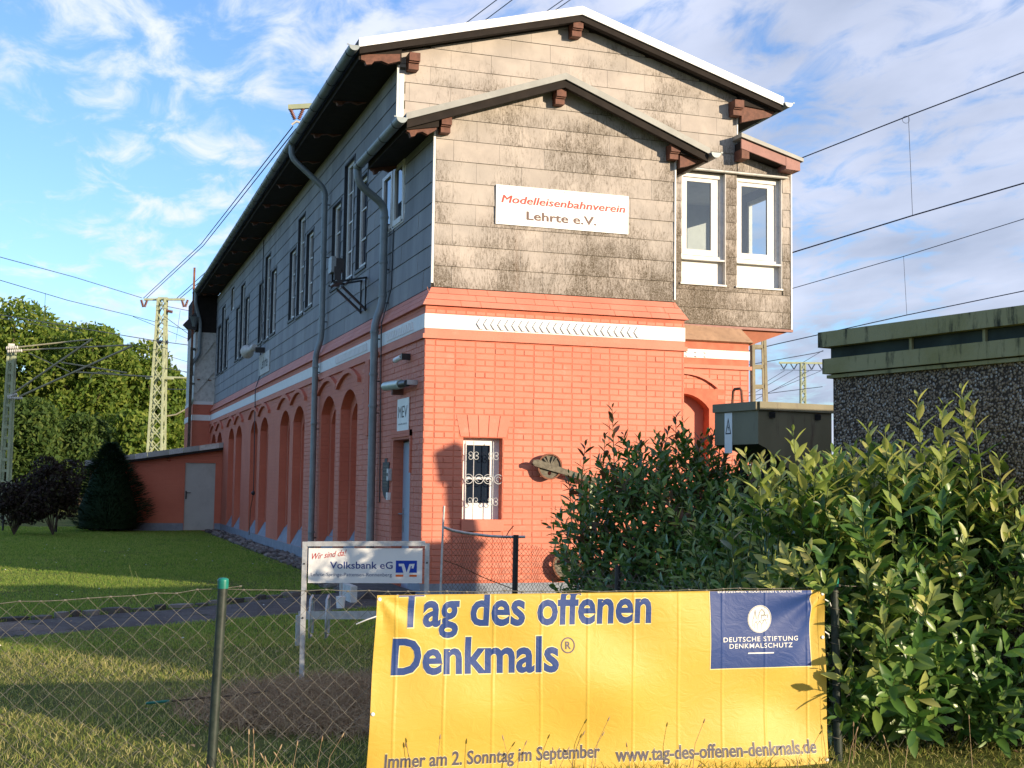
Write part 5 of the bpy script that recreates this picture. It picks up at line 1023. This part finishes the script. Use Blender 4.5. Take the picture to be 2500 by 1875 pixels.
# ------------------------------------------------------------------ trees and shrubs
def leaf_cloud(name, mat, blobs, n, size, parent, seed, flat=.5, **k):
    g = np.random.default_rng(seed); V = []; tot = sum(b[3]**2 for b in blobs); out = []
    for (x, y, z, r) in blobs:
        m = int(n*r*r/tot); v = g.normal(0, 1, (m, 3)); v /= np.linalg.norm(v, axis=1)[:, None]; q = g.uniform(.55, 1.05, m)**.6; q *= 1+.13*np.sin(v[:, 0]*9+seed)*np.cos(v[:, 2]*8+v[:, 1]*7)
        out.append(np.array([x, y, z])+v*(r*q)[:, None]*np.array([1, 1, .85]))
    P = np.concatenate(out); n = len(P); a = g.normal(0, 1, (n, 3)); a[:, 2] -= .3; a /= np.linalg.norm(a, axis=1)[:, None]; b = np.cross(a, g.normal(0, 1, (n, 3))); b /= np.linalg.norm(b, axis=1)[:, None]; s = size*g.uniform(.6, 1.4, n)[:, None]
    Q = np.stack([P-a*s, P+b*s*.45, P+a*s, P-b*s*.45], 1).reshape(-1, 3); F = np.arange(n*4).reshape(-1, 4)
    return npmesh(name, mat, Q, F, parent, False, **k)
def tree(c, H, R, label, seed, mat, n=5200, size=.20, low=.15, grp='deciduous trees behind the railway lawn'):
    g = random.Random(seed); t = thing('deciduous_tree', label, 'tree', (c[0], c[1], GZ), grp); x, y = c
    tr = MB().tube([(x, y, GZ-.1), (x+.1, y, H*.3), (x-.05, y+.1, H*.62)], [.22*H/8, .16*H/8, .07*H/8], 8); tr.build('trunk', 'bark', t); lm = MB(); bl = []
    for i in range(17):
        z = H*(low+(.95-low)*((i+.5)/17)); rr = R*(1-.55*((z/H-low)/(1-low))**2.2)*g.uniform(.35, .9); a = i*2.4+g.uniform(-.4, .4); r = R*g.uniform(.28, .46); px, py = x+rr*math.cos(a)*.8, y+rr*math.sin(a)*.8
        bl.append((px, py, min(z, H-r*.7), r)); lm.tube([(x, y, z*.6), ((x+px)/2, (y+py)/2, z*.85), (px, py, z)], [.06, .04, .02], 5)
    lm.build('limb', 'bark', t); leaf_cloud('crown', mat, bl, n, size, t, seed)
def trees():
    g = random.Random(77)
    specs = [(x, dep, 1.25+(1175-y)/FPX*dep, rp*dep/FPX, k) for x, y, dep, rp, k in ((15, 742, 70, 200, 0), (120, 793, 76, 175, 1), (205, 800, 70, 165, 0), (292, 838, 74, 145, 1), (372, 905, 72, 130, 0), (448, 960, 78, 120, 1), (-110, 760, 72, 200, 1), (60, 985, 60, 130, 2), (315, 1010, 64, 110, 0), (-150, 900, 58, 150, 2), (195, 1020, 62, 110, 2), (510, 985, 84, 120, 0))]
    names = ['tallest bright green tree at the left edge behind the lattice mast', 'broad dense tree second from the left edge behind the catenary arms', 'rounded green tree behind the crossing catenary struts', 'feathery green tree left of the tall green lattice mast', 'lower leafy tree just behind the tall green lattice mast', 'small bright tree glimpsed between rusty pole and far wing', 'green tree mostly outside the left edge of the picture', 'dark low tree behind the purple shrubs at the left edge', 'low light green shrub-like tree behind the dark yew', 'dark green tree beyond the left edge', 'dark undergrowth tree between purple shrub and yew', 'distant tree top behind the far wing of the building']
    for i, (x, dep, H, R, k) in enumerate(specs):
        p = D(x, 1180, dep); tree((p.x, p.y), H, R, names[i], 100+i, ('tree_leaf', 'tree_leaf', 'tree_leaf_dark')[k], 16000, .125*dep/55)
    # far wood closing the horizon
    pts = [(-60+i*6.5+g.uniform(-2, 2), 150+g.uniform(-10, 10)+abs(i-12)*1.5) for i in range(40)]; bl = [(x, y, g.uniform(1, 4), g.uniform(4.0, 6.0)) for x, y in pts]; leaf_cloud('far_wood', 'tree_leaf_dark', bl, 40000, .45, None, 5, kind='stuff', label='distant line of trees along the horizon', cat='wood')
    # dark yew
    p = D(262, 1288, 36.0); t = thing('yew_bush', 'dark green conical yew in front of the shed', 'conifer', (p.x, p.y, GZ)); gg = np.random.default_rng(3); V = []; F = []; H = 2.45
    for i in range(9000):
        h = gg.random()**1.15; z = GZ+.05+h*H*.97; prof = (min(1, .62+h*1.9) if h < .22 else 1)*(1-((max(h, .22)-.22)/.78)**1.55)*1.13+.03; a = gg.uniform(0, 6.283); r = prof*gg.uniform(.55, 1.0)*(1+.07*math.sin(a*7+h*20)); d = np.array([math.cos(a), math.sin(a), gg.uniform(.0, .55)]); b = np.array([p.x, p.y, z])+d*r*np.array([1, 1, 0]); L = gg.uniform(.10, .22); s = np.array([-d[1], d[0], gg.normal(0, .3)])*.016; k = len(V); V += [b-s, b+s, b+d*L+s*.2, b+d*L-s*.2]; F.append((k, k+1, k+2, k+3))
    npmesh('foliage', 'yew_needle', np.array(V), F, t, kind='stuff'); MB().lathe([(.75, 0), (.8, .5), (.45, 1.5), (.05, 2.1)], (p.x, p.y, GZ+.1), (0, 0, 1), 14).build('inner_foliage', 'yew_needle', t); MB().tube([(p.x, p.y, GZ-.05), (p.x, p.y, 1.8)], .06, 6).build('trunk', 'bark', t)
    for (x, dep, H, R, lb, sd) in ((130, 33, 1.95, .80, 'taller dark purple shrub beside the yew', 1), (35, 33, 1.55, .85, 'lower dark purple shrub at the left edge of the picture', 2)):
        p = D(x, 1285, dep); t = thing('purple_shrub', lb, 'shrub', (p.x, p.y, GZ)); r = random.Random(sd); bl = [(p.x+r.uniform(-.5, .5)*R, p.y+r.uniform(-.5, .5)*R, H-.45*R-r.random()*H*.55, R*r.uniform(.4, .62)) for _ in range(12)]
        leaf_cloud('foliage', 'purple_leaf', bl, 5200, .055, t, sd); m = MB()
        for b in bl: m.tube([(p.x, p.y, GZ), ((p.x+b[0])/2, (p.y+b[1])/2, b[2]*.4), (b[0], b[1], b[2])], [.02, .014, .006], 4)
        m.build('stems', 'bark', t)
    for i, x in enumerate((7, 137)):
        p = D(x, 1290, 35); MB().tube([(p.x, p.y, GZ), (p.x, p.y, .75)], .03, 6).build('garden_post', 'black_metal', label=('thin dark garden post at the far left edge', 'thin dark garden post between purple shrub and yew')[i], cat='post', group='dark posts behind the shrubs')
trees()
# ------------------------------------------------------------------ concrete hut and olive steel bin
def hut():
    c = D(2007, 812, 8.7); d = Vector((.2, -.98, 0)).normalized(); e = Vector((d.y*-1, d.x, 0)); e = e if e.x > 0 else -e; t = thing('concrete_hut', 'flat-roofed hut of dark pebble-washed concrete with mossy green roof bands', 'hut', (c.x, c.y, GZ)); z = Vector((0, 0, 1)); L, Wd, T = 1.62, 5.18, c.z
    def blk(a0, a1, b0, b1, z0, z1, name, mat, par=t):
        P = lambda a, b, h: Vector((c.x, c.y, h))+d*a+e*b
        return MB().add([P(a, b, h) for a in (a0, a1) for b in (b0, b1) for h in (z0, z1)], [(0, 1, 3, 2), (4, 6, 7, 5), (0, 4, 5, 1), (2, 3, 7, 6), (0, 2, 6, 4), (1, 5, 7, 3)]).build(name, mat, par)
    s = 0; Q = lambda v: 1.25+(v-1.25)*(T-1.25)/(3.19-1.25)
    blk(.05, L-.05, .05, Wd, GZ, Q(2.62), 'wall', 'pebble_wash'); blk(.02, L-.02, .02, Wd, Q(2.62), Q(2.66), 'band_trim', 'mossy_concrete'); blk(.0, L, .0, Wd, Q(2.675), Q(2.86), 'lower_band', 'mossy_concrete'); blk(.04, L-.04, .04, Wd, Q(2.862), Q(3.0), 'dark_recess', 'dark_groove'); rf = blk(-.02, L+.02, -.02, Wd+.04, Q(3.002), T, 'roof_slab', 'mossy_concrete')
    for a in (.74, 1.30): blk(a, a+.02, .02, .06, Q(2.862), Q(3.0), 'rib', 'mossy_concrete')
    blk(.06, L-.06, .06, Wd, Q(2.661), Q(2.674), 'joint', 'dark_groove')
    b = c+d*.08+e*5.02; b.z = T; t2 = thing('roof_shadow_caster', 'unseen boxy shadow caster on a leaning neck added on the hut roof outside the picture', 'lamp', b)  # unseen shape added on the roof to cast a shadow on the annex wall
    MB().prism([b+e*.16, b+e*-.14, b+z*.82+e*-.20, b+z*.82+e*-.04], d*.10).build('neck', 'olive_steel', t2); MB().prism([b+z*.76+e*.0, b+z*.76+e*-.25, b+z*1.15+e*-.31, b+z*1.25+e*-.12, b+z*1.18+e*-.02], d*.14).build('caster_head', 'olive_steel', t2)
hut()
def bin_():
    dep = 10.7; A, B, C_ = D(1745, 988, dep+.5), D(1851, 980, dep), D(2030, 990, dep+.35); t = thing('olive_steel_bin', 'olive brown steel hopper bin with tapered bottom and lifting handle behind the laurels', 'container', (B.x, B.y, GZ)); zt = B.z; z = Vector((0, 0, 1))
    A, B, C_ = [Vector((p.x, p.y, 0)) for p in (A, B, C_)]; D4 = A+(C_-B); h = .35
    q = lambda p, s, zz: (p+((A+C_)/2-p)*s)+z*zz
    m = MB(); top = [q(p, 0, zt-.05) for p in (A, B, C_, D4)]; mid = [q(p, 0, zt-h) for p in (A, B, C_, D4)]; low = [q(p, .0, zt-h) for p in (A, B, C_, D4)]; bot = [q(A, .3, zt-h-.02), q(B, .25, zt-h-.02), q(C_, .1, zt-h-.26), q(D4, .1, zt-h-.42)]
    m.add(top+mid, [(0, 1, 5, 4), (1, 2, 6, 5), (2, 3, 7, 6), (3, 0, 4, 7), (0, 3, 2, 1)]); m.build('body', 'olive_steel', t)
    m = MB().add([q(A, 0, zt-h), q(B, 0, zt-h), q(C_, .0, zt-h), q(D4, 0, zt-h), q(A, .35, zt-h-.05), q(B, .35, zt-h-.05), q(C_, .15, zt-h-.32), q(D4, .15, zt-h-.32)], [(0, 1, 5, 4), (1, 2, 6, 5), (2, 3, 7, 6), (3, 0, 4, 7), (4, 5, 6, 7)]); m.build('tapered_bottom', 'black_metal', t)
    m = MB().add([q(B, 0, zt-h), q(C_, 0, zt-h), q(C_, 0, zt-h-.28), B+(C_-B)*.5+z*(zt-h-.26), B+(C_-B)*.10+z*(zt-h-.03)], [(0, 1, 2, 3, 4)]); m.build('sloping_side', 'olive_steel', t)
    r = MB()
    for a, b in ((A, B), (B, C_), (C_, D4), (D4, A)): r.bar(a+z*(zt-.035), b+z*(zt-.035), .05, .07)
    r.build('rim', 'olive_steel', t)
    for s in (.18, .80): p = B+(C_-B)*s; MB().bar(p+z*(zt-.085)-Vector((.1, .3, 0))*.05, p+z*(zt-.125), .05, .04).build('hinge', 'black_metal', t)
    p, d = A+(B-A)*.42+z*(zt), (B-A).normalized(); MB().tube([p, p+z*.10+d*.01, p+z*.12+d*.03, p+z*.12+d*.10, p+z*.10+d*.12, p+d*.13], .012, 6).build('handle', 'rust', t)
    for p in (A, B, C_, D4): MB().bar(q(p, .5, GZ), q(p, .5, zt-h), .05).build('leg', 'black_metal', t)
    n = Vector(((B-A).y, -(B-A).x, 0)).normalized(); ux = (B-A).normalized(); o = A+ux*.14+z*(zt-.42)+n*.004; fn = lambda u, v, w: o+ux*u+z*v+n*w
    b = board('warning_label', fn, 0, .10, 0, .34, .003, 'sign_white', t); tri = [(.012, .16), (.088, .16), (.05, .30)]; tin = [(.024, .17), (.076, .17), (.05, .272)]
    flat_on([tri, tin], fn, b, 'sign_dark', 'warning_triangle', .001); flat_on([[(.053, .25), (.041, .212), (.05, .212), (.046, .178), (.060, .220), (.050, .220)]], fn, b, 'sign_dark', 'lightning_bolt', .001)
bin_()
# ------------------------------------------------------------------ railway masts and wires
Zv = Vector((0, 0, 1))
def insulator(mb, a, b, r=.06):
    a, b = Vector(a), Vector(b); n = 7; ax = (b-a); L = ax.length; prof = []
    for i in range(n): prof += [(r*.45, L*(i/n)), (r, L*((i+.5)/n)), (r*.45, L*((i+.9)/n))]
    mb.lathe(prof, a, ax, 8)
def lattice(t, base, top, w0, w1, mat, n, r=.03, ladder=False, dirx=None):
    base, top = Vector(base), Vector(top); dx = dirx or Vector(rt); dy = Vector((-dx.y, dx.x, 0)); cor = [(-1, -1), (1, -1), (1, 1), (-1, 1)]
    P = lambda s, i: base.lerp(top, s)+(dx*cor[i][0]+dy*cor[i][1])*(w0+(w1-w0)*s)/2
    for i in range(4): MB().bar(P(0, i), P(1, i), r*2, r*2, dy).build('leg', mat, t)
    m = MB()
    for k in range(n):
        for i in range(4):
            j = (i+1) % 4
            if ladder: m.bar(P((k+.5)/n, i), P((k+.5)/n, j), r*2.6, r*1.1, dy) if i % 2 == 0 else None
            else: m.bar(P(k/n, i), P((k+1)/n, j), r*.9); m.bar(P(k/n, j), P((k+1)/n, i), r*.9)
    m.build('bracing', mat, t)
def masts():
    b, tp = D(378, 1180, 60), D(388, 724, 60); base = Vector((b.x, b.y, GZ)); top = Vector((b.x+.05, b.y, tp.z)); t = thing('lattice_mast', 'tall green lattice mast with crossarm and insulators above the trees', 'mast', base, 'railway masts')
    lattice(t, base, top, .75, .34, 'mast_green', 15, .045); a, c = top+rt*-.85+Zv*-.05, top+rt*1.05+Zv*-.02; MB().bar(a, c, .10, .10).build('crossarm', 'mast_green', t); MB().bar(top+rt*-.2, top+rt*.25, .2, .12).build('mast_head', 'mast_green', t)
    for p in (a, c):
        for s in (-.14, .14): m = MB(); insulator(m, p+rt*s+Zv*-.02, p+rt*s*.2+Zv*-.36, .075); m.build('insulator', 'insulator_brown', t)
    m = MB(); insulator(m, top+Zv*-.55+rt*.1, top+Zv*-.62+rt*.5, .09); m.build('insulator', 'insulator_brown', t)
    q = base.copy(); q.z = D(390, 832, 60).z; m = MB(); insulator(m, q+rt*-.15, q+rt*.4, .12); m.build('insulator', 'wire_metal', t); q.z = D(390, 922, 60).z; MB().bar(q+rt*-.6, q+rt*.7, .09).build('collar', 'mast_green', t)
    # left mast with hinged cantilevers
    b = D(11, 1180, 45); base = Vector((b.x, b.y, GZ)); tz = D(15, 842, 45).z; t = thing('catenary_mast', 'pale green ladder-type catenary mast with two swinging cantilevers at the left edge', 'mast', base, 'railway masts'); top = Vector((b.x+.05, b.y, tz))
    lattice(t, base, top, .30, .17, 'mast_green', 16, .035, True); MB().bar(top+Zv*-.12-rt*.02, top+Zv*.08+rt*-.02, .20).build('mast_head', 'old_white', t)
    P = lambda x, y, dd=45: D(x, y, dd)
    for (p, q, r_) in (((22, 850), (225, 828), .028), ((28, 856), (322, 842), .028), ((30, 962), (222, 830), .038), ((48, 968), (322, 845), .038), ((70, 862), (170, 908), .02), ((150, 885), (310, 910), .026), ((180, 908), (372, 920), .028)): MB().tube([P(*p), P(*q)], r_, 6).build('cantilever_tube', 'mast_beige', t)
    MB().tube([P(220, 925), P(224, 915), P(240, 908), (P(280, 912))], .02, 5).build('steady_arm', 'mast_beige', t)
    for p, q in (((15, 850), (45, 848)), ((18, 858), (55, 856)), ((18, 970), (42, 962)), ((20, 972), (55, 972))): m = MB(); insulator(m, P(*p), P(*q), .07); m.build('insulator', 'insulator_pale', t)
    # tube running right past the lattice mast
    t = thing('cantilever_arm', 'thin green cantilever tube passing behind the lattice mast towards the building', 'railway cantilever', D(470, 921, 62)); MB().tube([D(392, 921, 62), D(478, 923, 62)], .05, 6).build('tube', 'mast_green', t); MB().tube([D(400, 950, 62), D(478, 951, 62)], .02, 6).build('lower_tube', 'wire_metal', t); MB().tube([D(395, 1018, 62), D(430, 1012, 62), D(475, 987, 62)], .04, 6).build('strut', 'mast_beige', t)
    # rusty pole fixed to the far wing
    b = D(461, 1075, 41); base = Vector((b.x, b.y, GZ)); tz = D(474, 648, 41).z; top = Vector((b.x, b.y, tz)); t = thing('rusty_pole', 'slender rusty steel pole strapped to the far end of the building', 'pole', base); MB().bar(base, Vector((b.x, b.y, 5.5)), .085, .085).build('lower_post', 'bark', t); MB().bar(Vector((b.x, b.y, 5.5)), top, .062, .062).build('upper_post', 'rust', t)
    for zz in (5.45, 4.35, 6.3): MB().bar(Vector((b.x, b.y, zz)), Vector((-.5, 26.85, zz)), .05, .07).build('strap', 'zinc_pipe', t)
    MB().bar(Vector((b.x, b.y, 3.6)), Vector((-.5, 26.9, 3.95)), .06, .03).build('stay', 'mast_green', t)
    w = thing('hopper_head', 'dark triangular bracket and rainwater head at the far eaves', 'gutter fitting', (-.7, 26.7, 6.5)); MB().prism([(-.95, 26.6, 6.22), (-.62, 26.6, 6.6), (-.45, 26.6, 6.55), (-.55, 26.6, 6.05), (-.80, 26.6, 6.08)], (0, .3, 0)).build('bracket', 'black_metal', w); MB().lathe([(.05, -.3), (.14, 0), (.16, .02)], (-.62, 26.6, 6.45), (0, 0, 1), 10).build('head', 'zinc_pipe', w)
    # right masts
    b = D(1860, 1180, 27); base = Vector((b.x, b.y, GZ)); t = thing('ladder_mast', 'pale steel ladder-type mast rising behind the bay of the building', 'mast', base, 'railway masts'); lattice(t, base, Vector((b.x-.12, b.y, 6.1)), .30, .22, 'mast_beige', 15, .028, True)
    b = D(1961, 1180, 95); base = Vector((b.x, b.y, GZ)); top = Vector((b.x, b.y, D(1963, 884, 95).z)); t = thing('far_t_mast', 'distant T-shaped lattice mast with hanging V insulators beside the dark hut', 'mast', base, 'railway masts'); lattice(t, base, top, .42, .32, 'mast_green', 18, .04); MB().bar(top-rt*1.75, top+rt*2.0, .14, .14).build('crossarm', 'mast_green', t)
    for s in (-1.4, -.65, .65, 1.4):
        for k in (-.25, .25): m = MB(); insulator(m, top+rt*(s+k)+Zv*-.05, top+rt*s+Zv*-.48, .06); m.build('insulator', 'wire_metal', t)
    # crossarm that peeps over the eaves
    a, b_ = D(704, 262, 30), D(775, 258, 30); t = thing('high_crossarm', 'green steel crossarm with V insulators peeping over the left eaves', 'railway crossarm', a); MB().bar(a, b_, .09, .11).build('beam', 'mast_green', t)
    for p, q in (((709, 266), (720, 292)), ((741, 264), (729, 292))): m = MB(); insulator(m, D(p[0], p[1], 30), D(q[0], q[1], 30), .055); m.build('insulator', 'insulator_brown', t)
    MB().tube([D(712, 304, 30), D(724, 296, 30), D(738, 302, 30)], .03, 6).build('clamp', 'insulator_pale', t); p = D(775, 258, 30); q = D(1200, 240, 30.5); MB().bar(p, Vector((q.x, q.y, p.z)), .09, .11).build('beam', 'mast_green', t); m_ = Vector((q.x, q.y, 0)); MB().bar(Vector((q.x, q.y, GZ)), Vector((q.x, q.y, p.z)), .25).build('mast', 'mast_green', t)
masts()
def wire(pts, r, label, droppers=()):
    P = [D(*p) for p in pts]; out = []
    for a, b in zip(P, P[1:]):
        n = 8
        for i in range(n): out.append(a.lerp(b, i/n))
    out.append(P[-1]); o = MB().tube(out, r, 5).build('overhead_wire', 'wire_metal', label=label, cat='wire', group='overhead railway wires'); return o
def wires():
    L = 'overhead wire '
    wire([(1900, 408, 30), (2230, 278, 28), (2520, 168, 26)], .014, L+'highest at the right, leaving the bay roof corner')
    wire([(1900, 627, 30), (2228, 526, 28), (2520, 441, 26)], .016, L+'second from top at the right, below the looped dropper')
    wire([(1900, 714, 38), (2206, 626, 36), (2520, 528, 34)], .011, L+'third from top at the right, thin')
    wire([(1780, 868, 38), (1900, 839, 38), (2214, 769, 36), (2520, 706, 34)], .014, L+'just above the hut roof')
    wire([(2218, 285, 28), (2228, 526, 28)], .006, 'thin vertical dropper wire with loops between the two highest right wires'); wire([(2206, 626, 36), (2214, 769, 36)], .006, 'thin vertical dropper wire just above the hut roof')
    m = MB(); m.tube([D(2218+9*math.sin(a)-6, 292+9*math.cos(a), 28) for a in [i*.52 for i in range(13)]], .005, 4); m.build('dropper_loop', 'wire_metal', label='small wire loop at the top of the long dropper', cat='wire loop')
    for i, (p, lb) in enumerate([([(1815, 893, 60), (1990, 862, 60), (2010, 857, 60)], 'low wire crossing behind the ladder mast'), ([(1820, 964, 80), (1915, 905, 90)], 'steep thin wire left of the T mast'), ([(1820, 972, 80), (1935, 905, 90)], 'second steep thin wire left of the T mast'), ([(1815, 992, 80), (1985, 900, 90)], 'steep thin wire crossing the T mast'), ([(1860, 965, 80), (2005, 905, 90)], 'thin wire rising behind the T mast to the hut'), ([(1815, 968, 70), (2008, 944, 70)], 'lowest flat wire between mast and hut'), ([(1960, 885, 90), (2010, 855, 90)], 'short wire rising from the T mast head'), ([(1905, 903, 95), (2010, 905, 95)], 'flat wire under the V insulators')]): wire(p, .018, L+lb)
    wire([(715, 308, 30), (490, 597, 45), (350, 728, 60)], .014, L+'upper of the pair falling from the crossarm to the lattice mast'); wire([(723, 314, 30), (496, 600, 45), (358, 728, 60)], .014, L+'lower of the pair falling from the crossarm to the lattice mast')
    wire([(432, 728, 60), (540, 630, 50), (700, 470, 44)], .016, L+'upper of the pair between right crossarm end and eaves'); wire([(440, 728, 60), (545, 640, 50), (700, 490, 44)], .016, L+'lower of the pair between right crossarm end and eaves')
    wire([(1050, 122, 40), (1143, 52, 36), (1216, -3, 33)], .013, L+'leftmost above the long white barge board'); wire([(1090, 118, 40), (1186, 48, 36), (1254, -3, 33)], .013, L+'second above the long white barge board')
    wire([(1300, 60, 40), (1338, 25, 37), (1378, -3, 35)], .013, L+'third from left above the roof ridge'); wire([(1320, 60, 40), (1358, 23, 37), (1396, -3, 35)], .013, L+'nearest the roof ridge apex')
    wire([(-20, 622, 45), (180, 676, 52), (346, 727, 60)], .014, L+'highest at the left edge reaching the lattice mast'); wire([(-20, 678, 45), (165, 733, 52), (330, 773, 60), (480, 812, 66)], .014, L+'second from top at the left edge'); wire([(325, 773, 60), (480, 836, 66)], .012, L+'branching off behind the lattice mast to the right')
    wire([(-20, 765, 45), (380, 832, 58), (480, 845, 62)], .018, L+'thick, passing the lattice mast insulator'); wire([(-20, 773, 48), (200, 812, 55)], .012, L+'thin, just above the left tree tops')
    wire([(330, 845, 60), (480, 890, 66)], .011, L+'thin, right of the catenary arm tips'); wire([(345, 870, 60), (470, 915, 66)], .010, L+'lowest thin one between mast and far wing'); wire([(402, 773, 60), (480, 830, 64)], .014, L+'short and slanting right of the lattice mast'); wire([(408, 748, 60), (478, 762, 64)], .014, L+'from the upper insulator to the far eaves'); wire([(396, 898, 60), (480, 912, 64)], .014, L+'flat, between lattice mast and far wing')
    for a, b, lb in (((111, 716, 50), (107, 790, 50), 'thin vertical dropper wire above the left trees'), ((440, 758, 62), (429, 836, 62), 'thin vertical dropper wire between lattice mast and rusty pole'), ((410, 815, 62), (409, 902, 62), 'thin vertical dropper wire right beside the lattice mast')): wire([a, b], .008, lb)
wires()
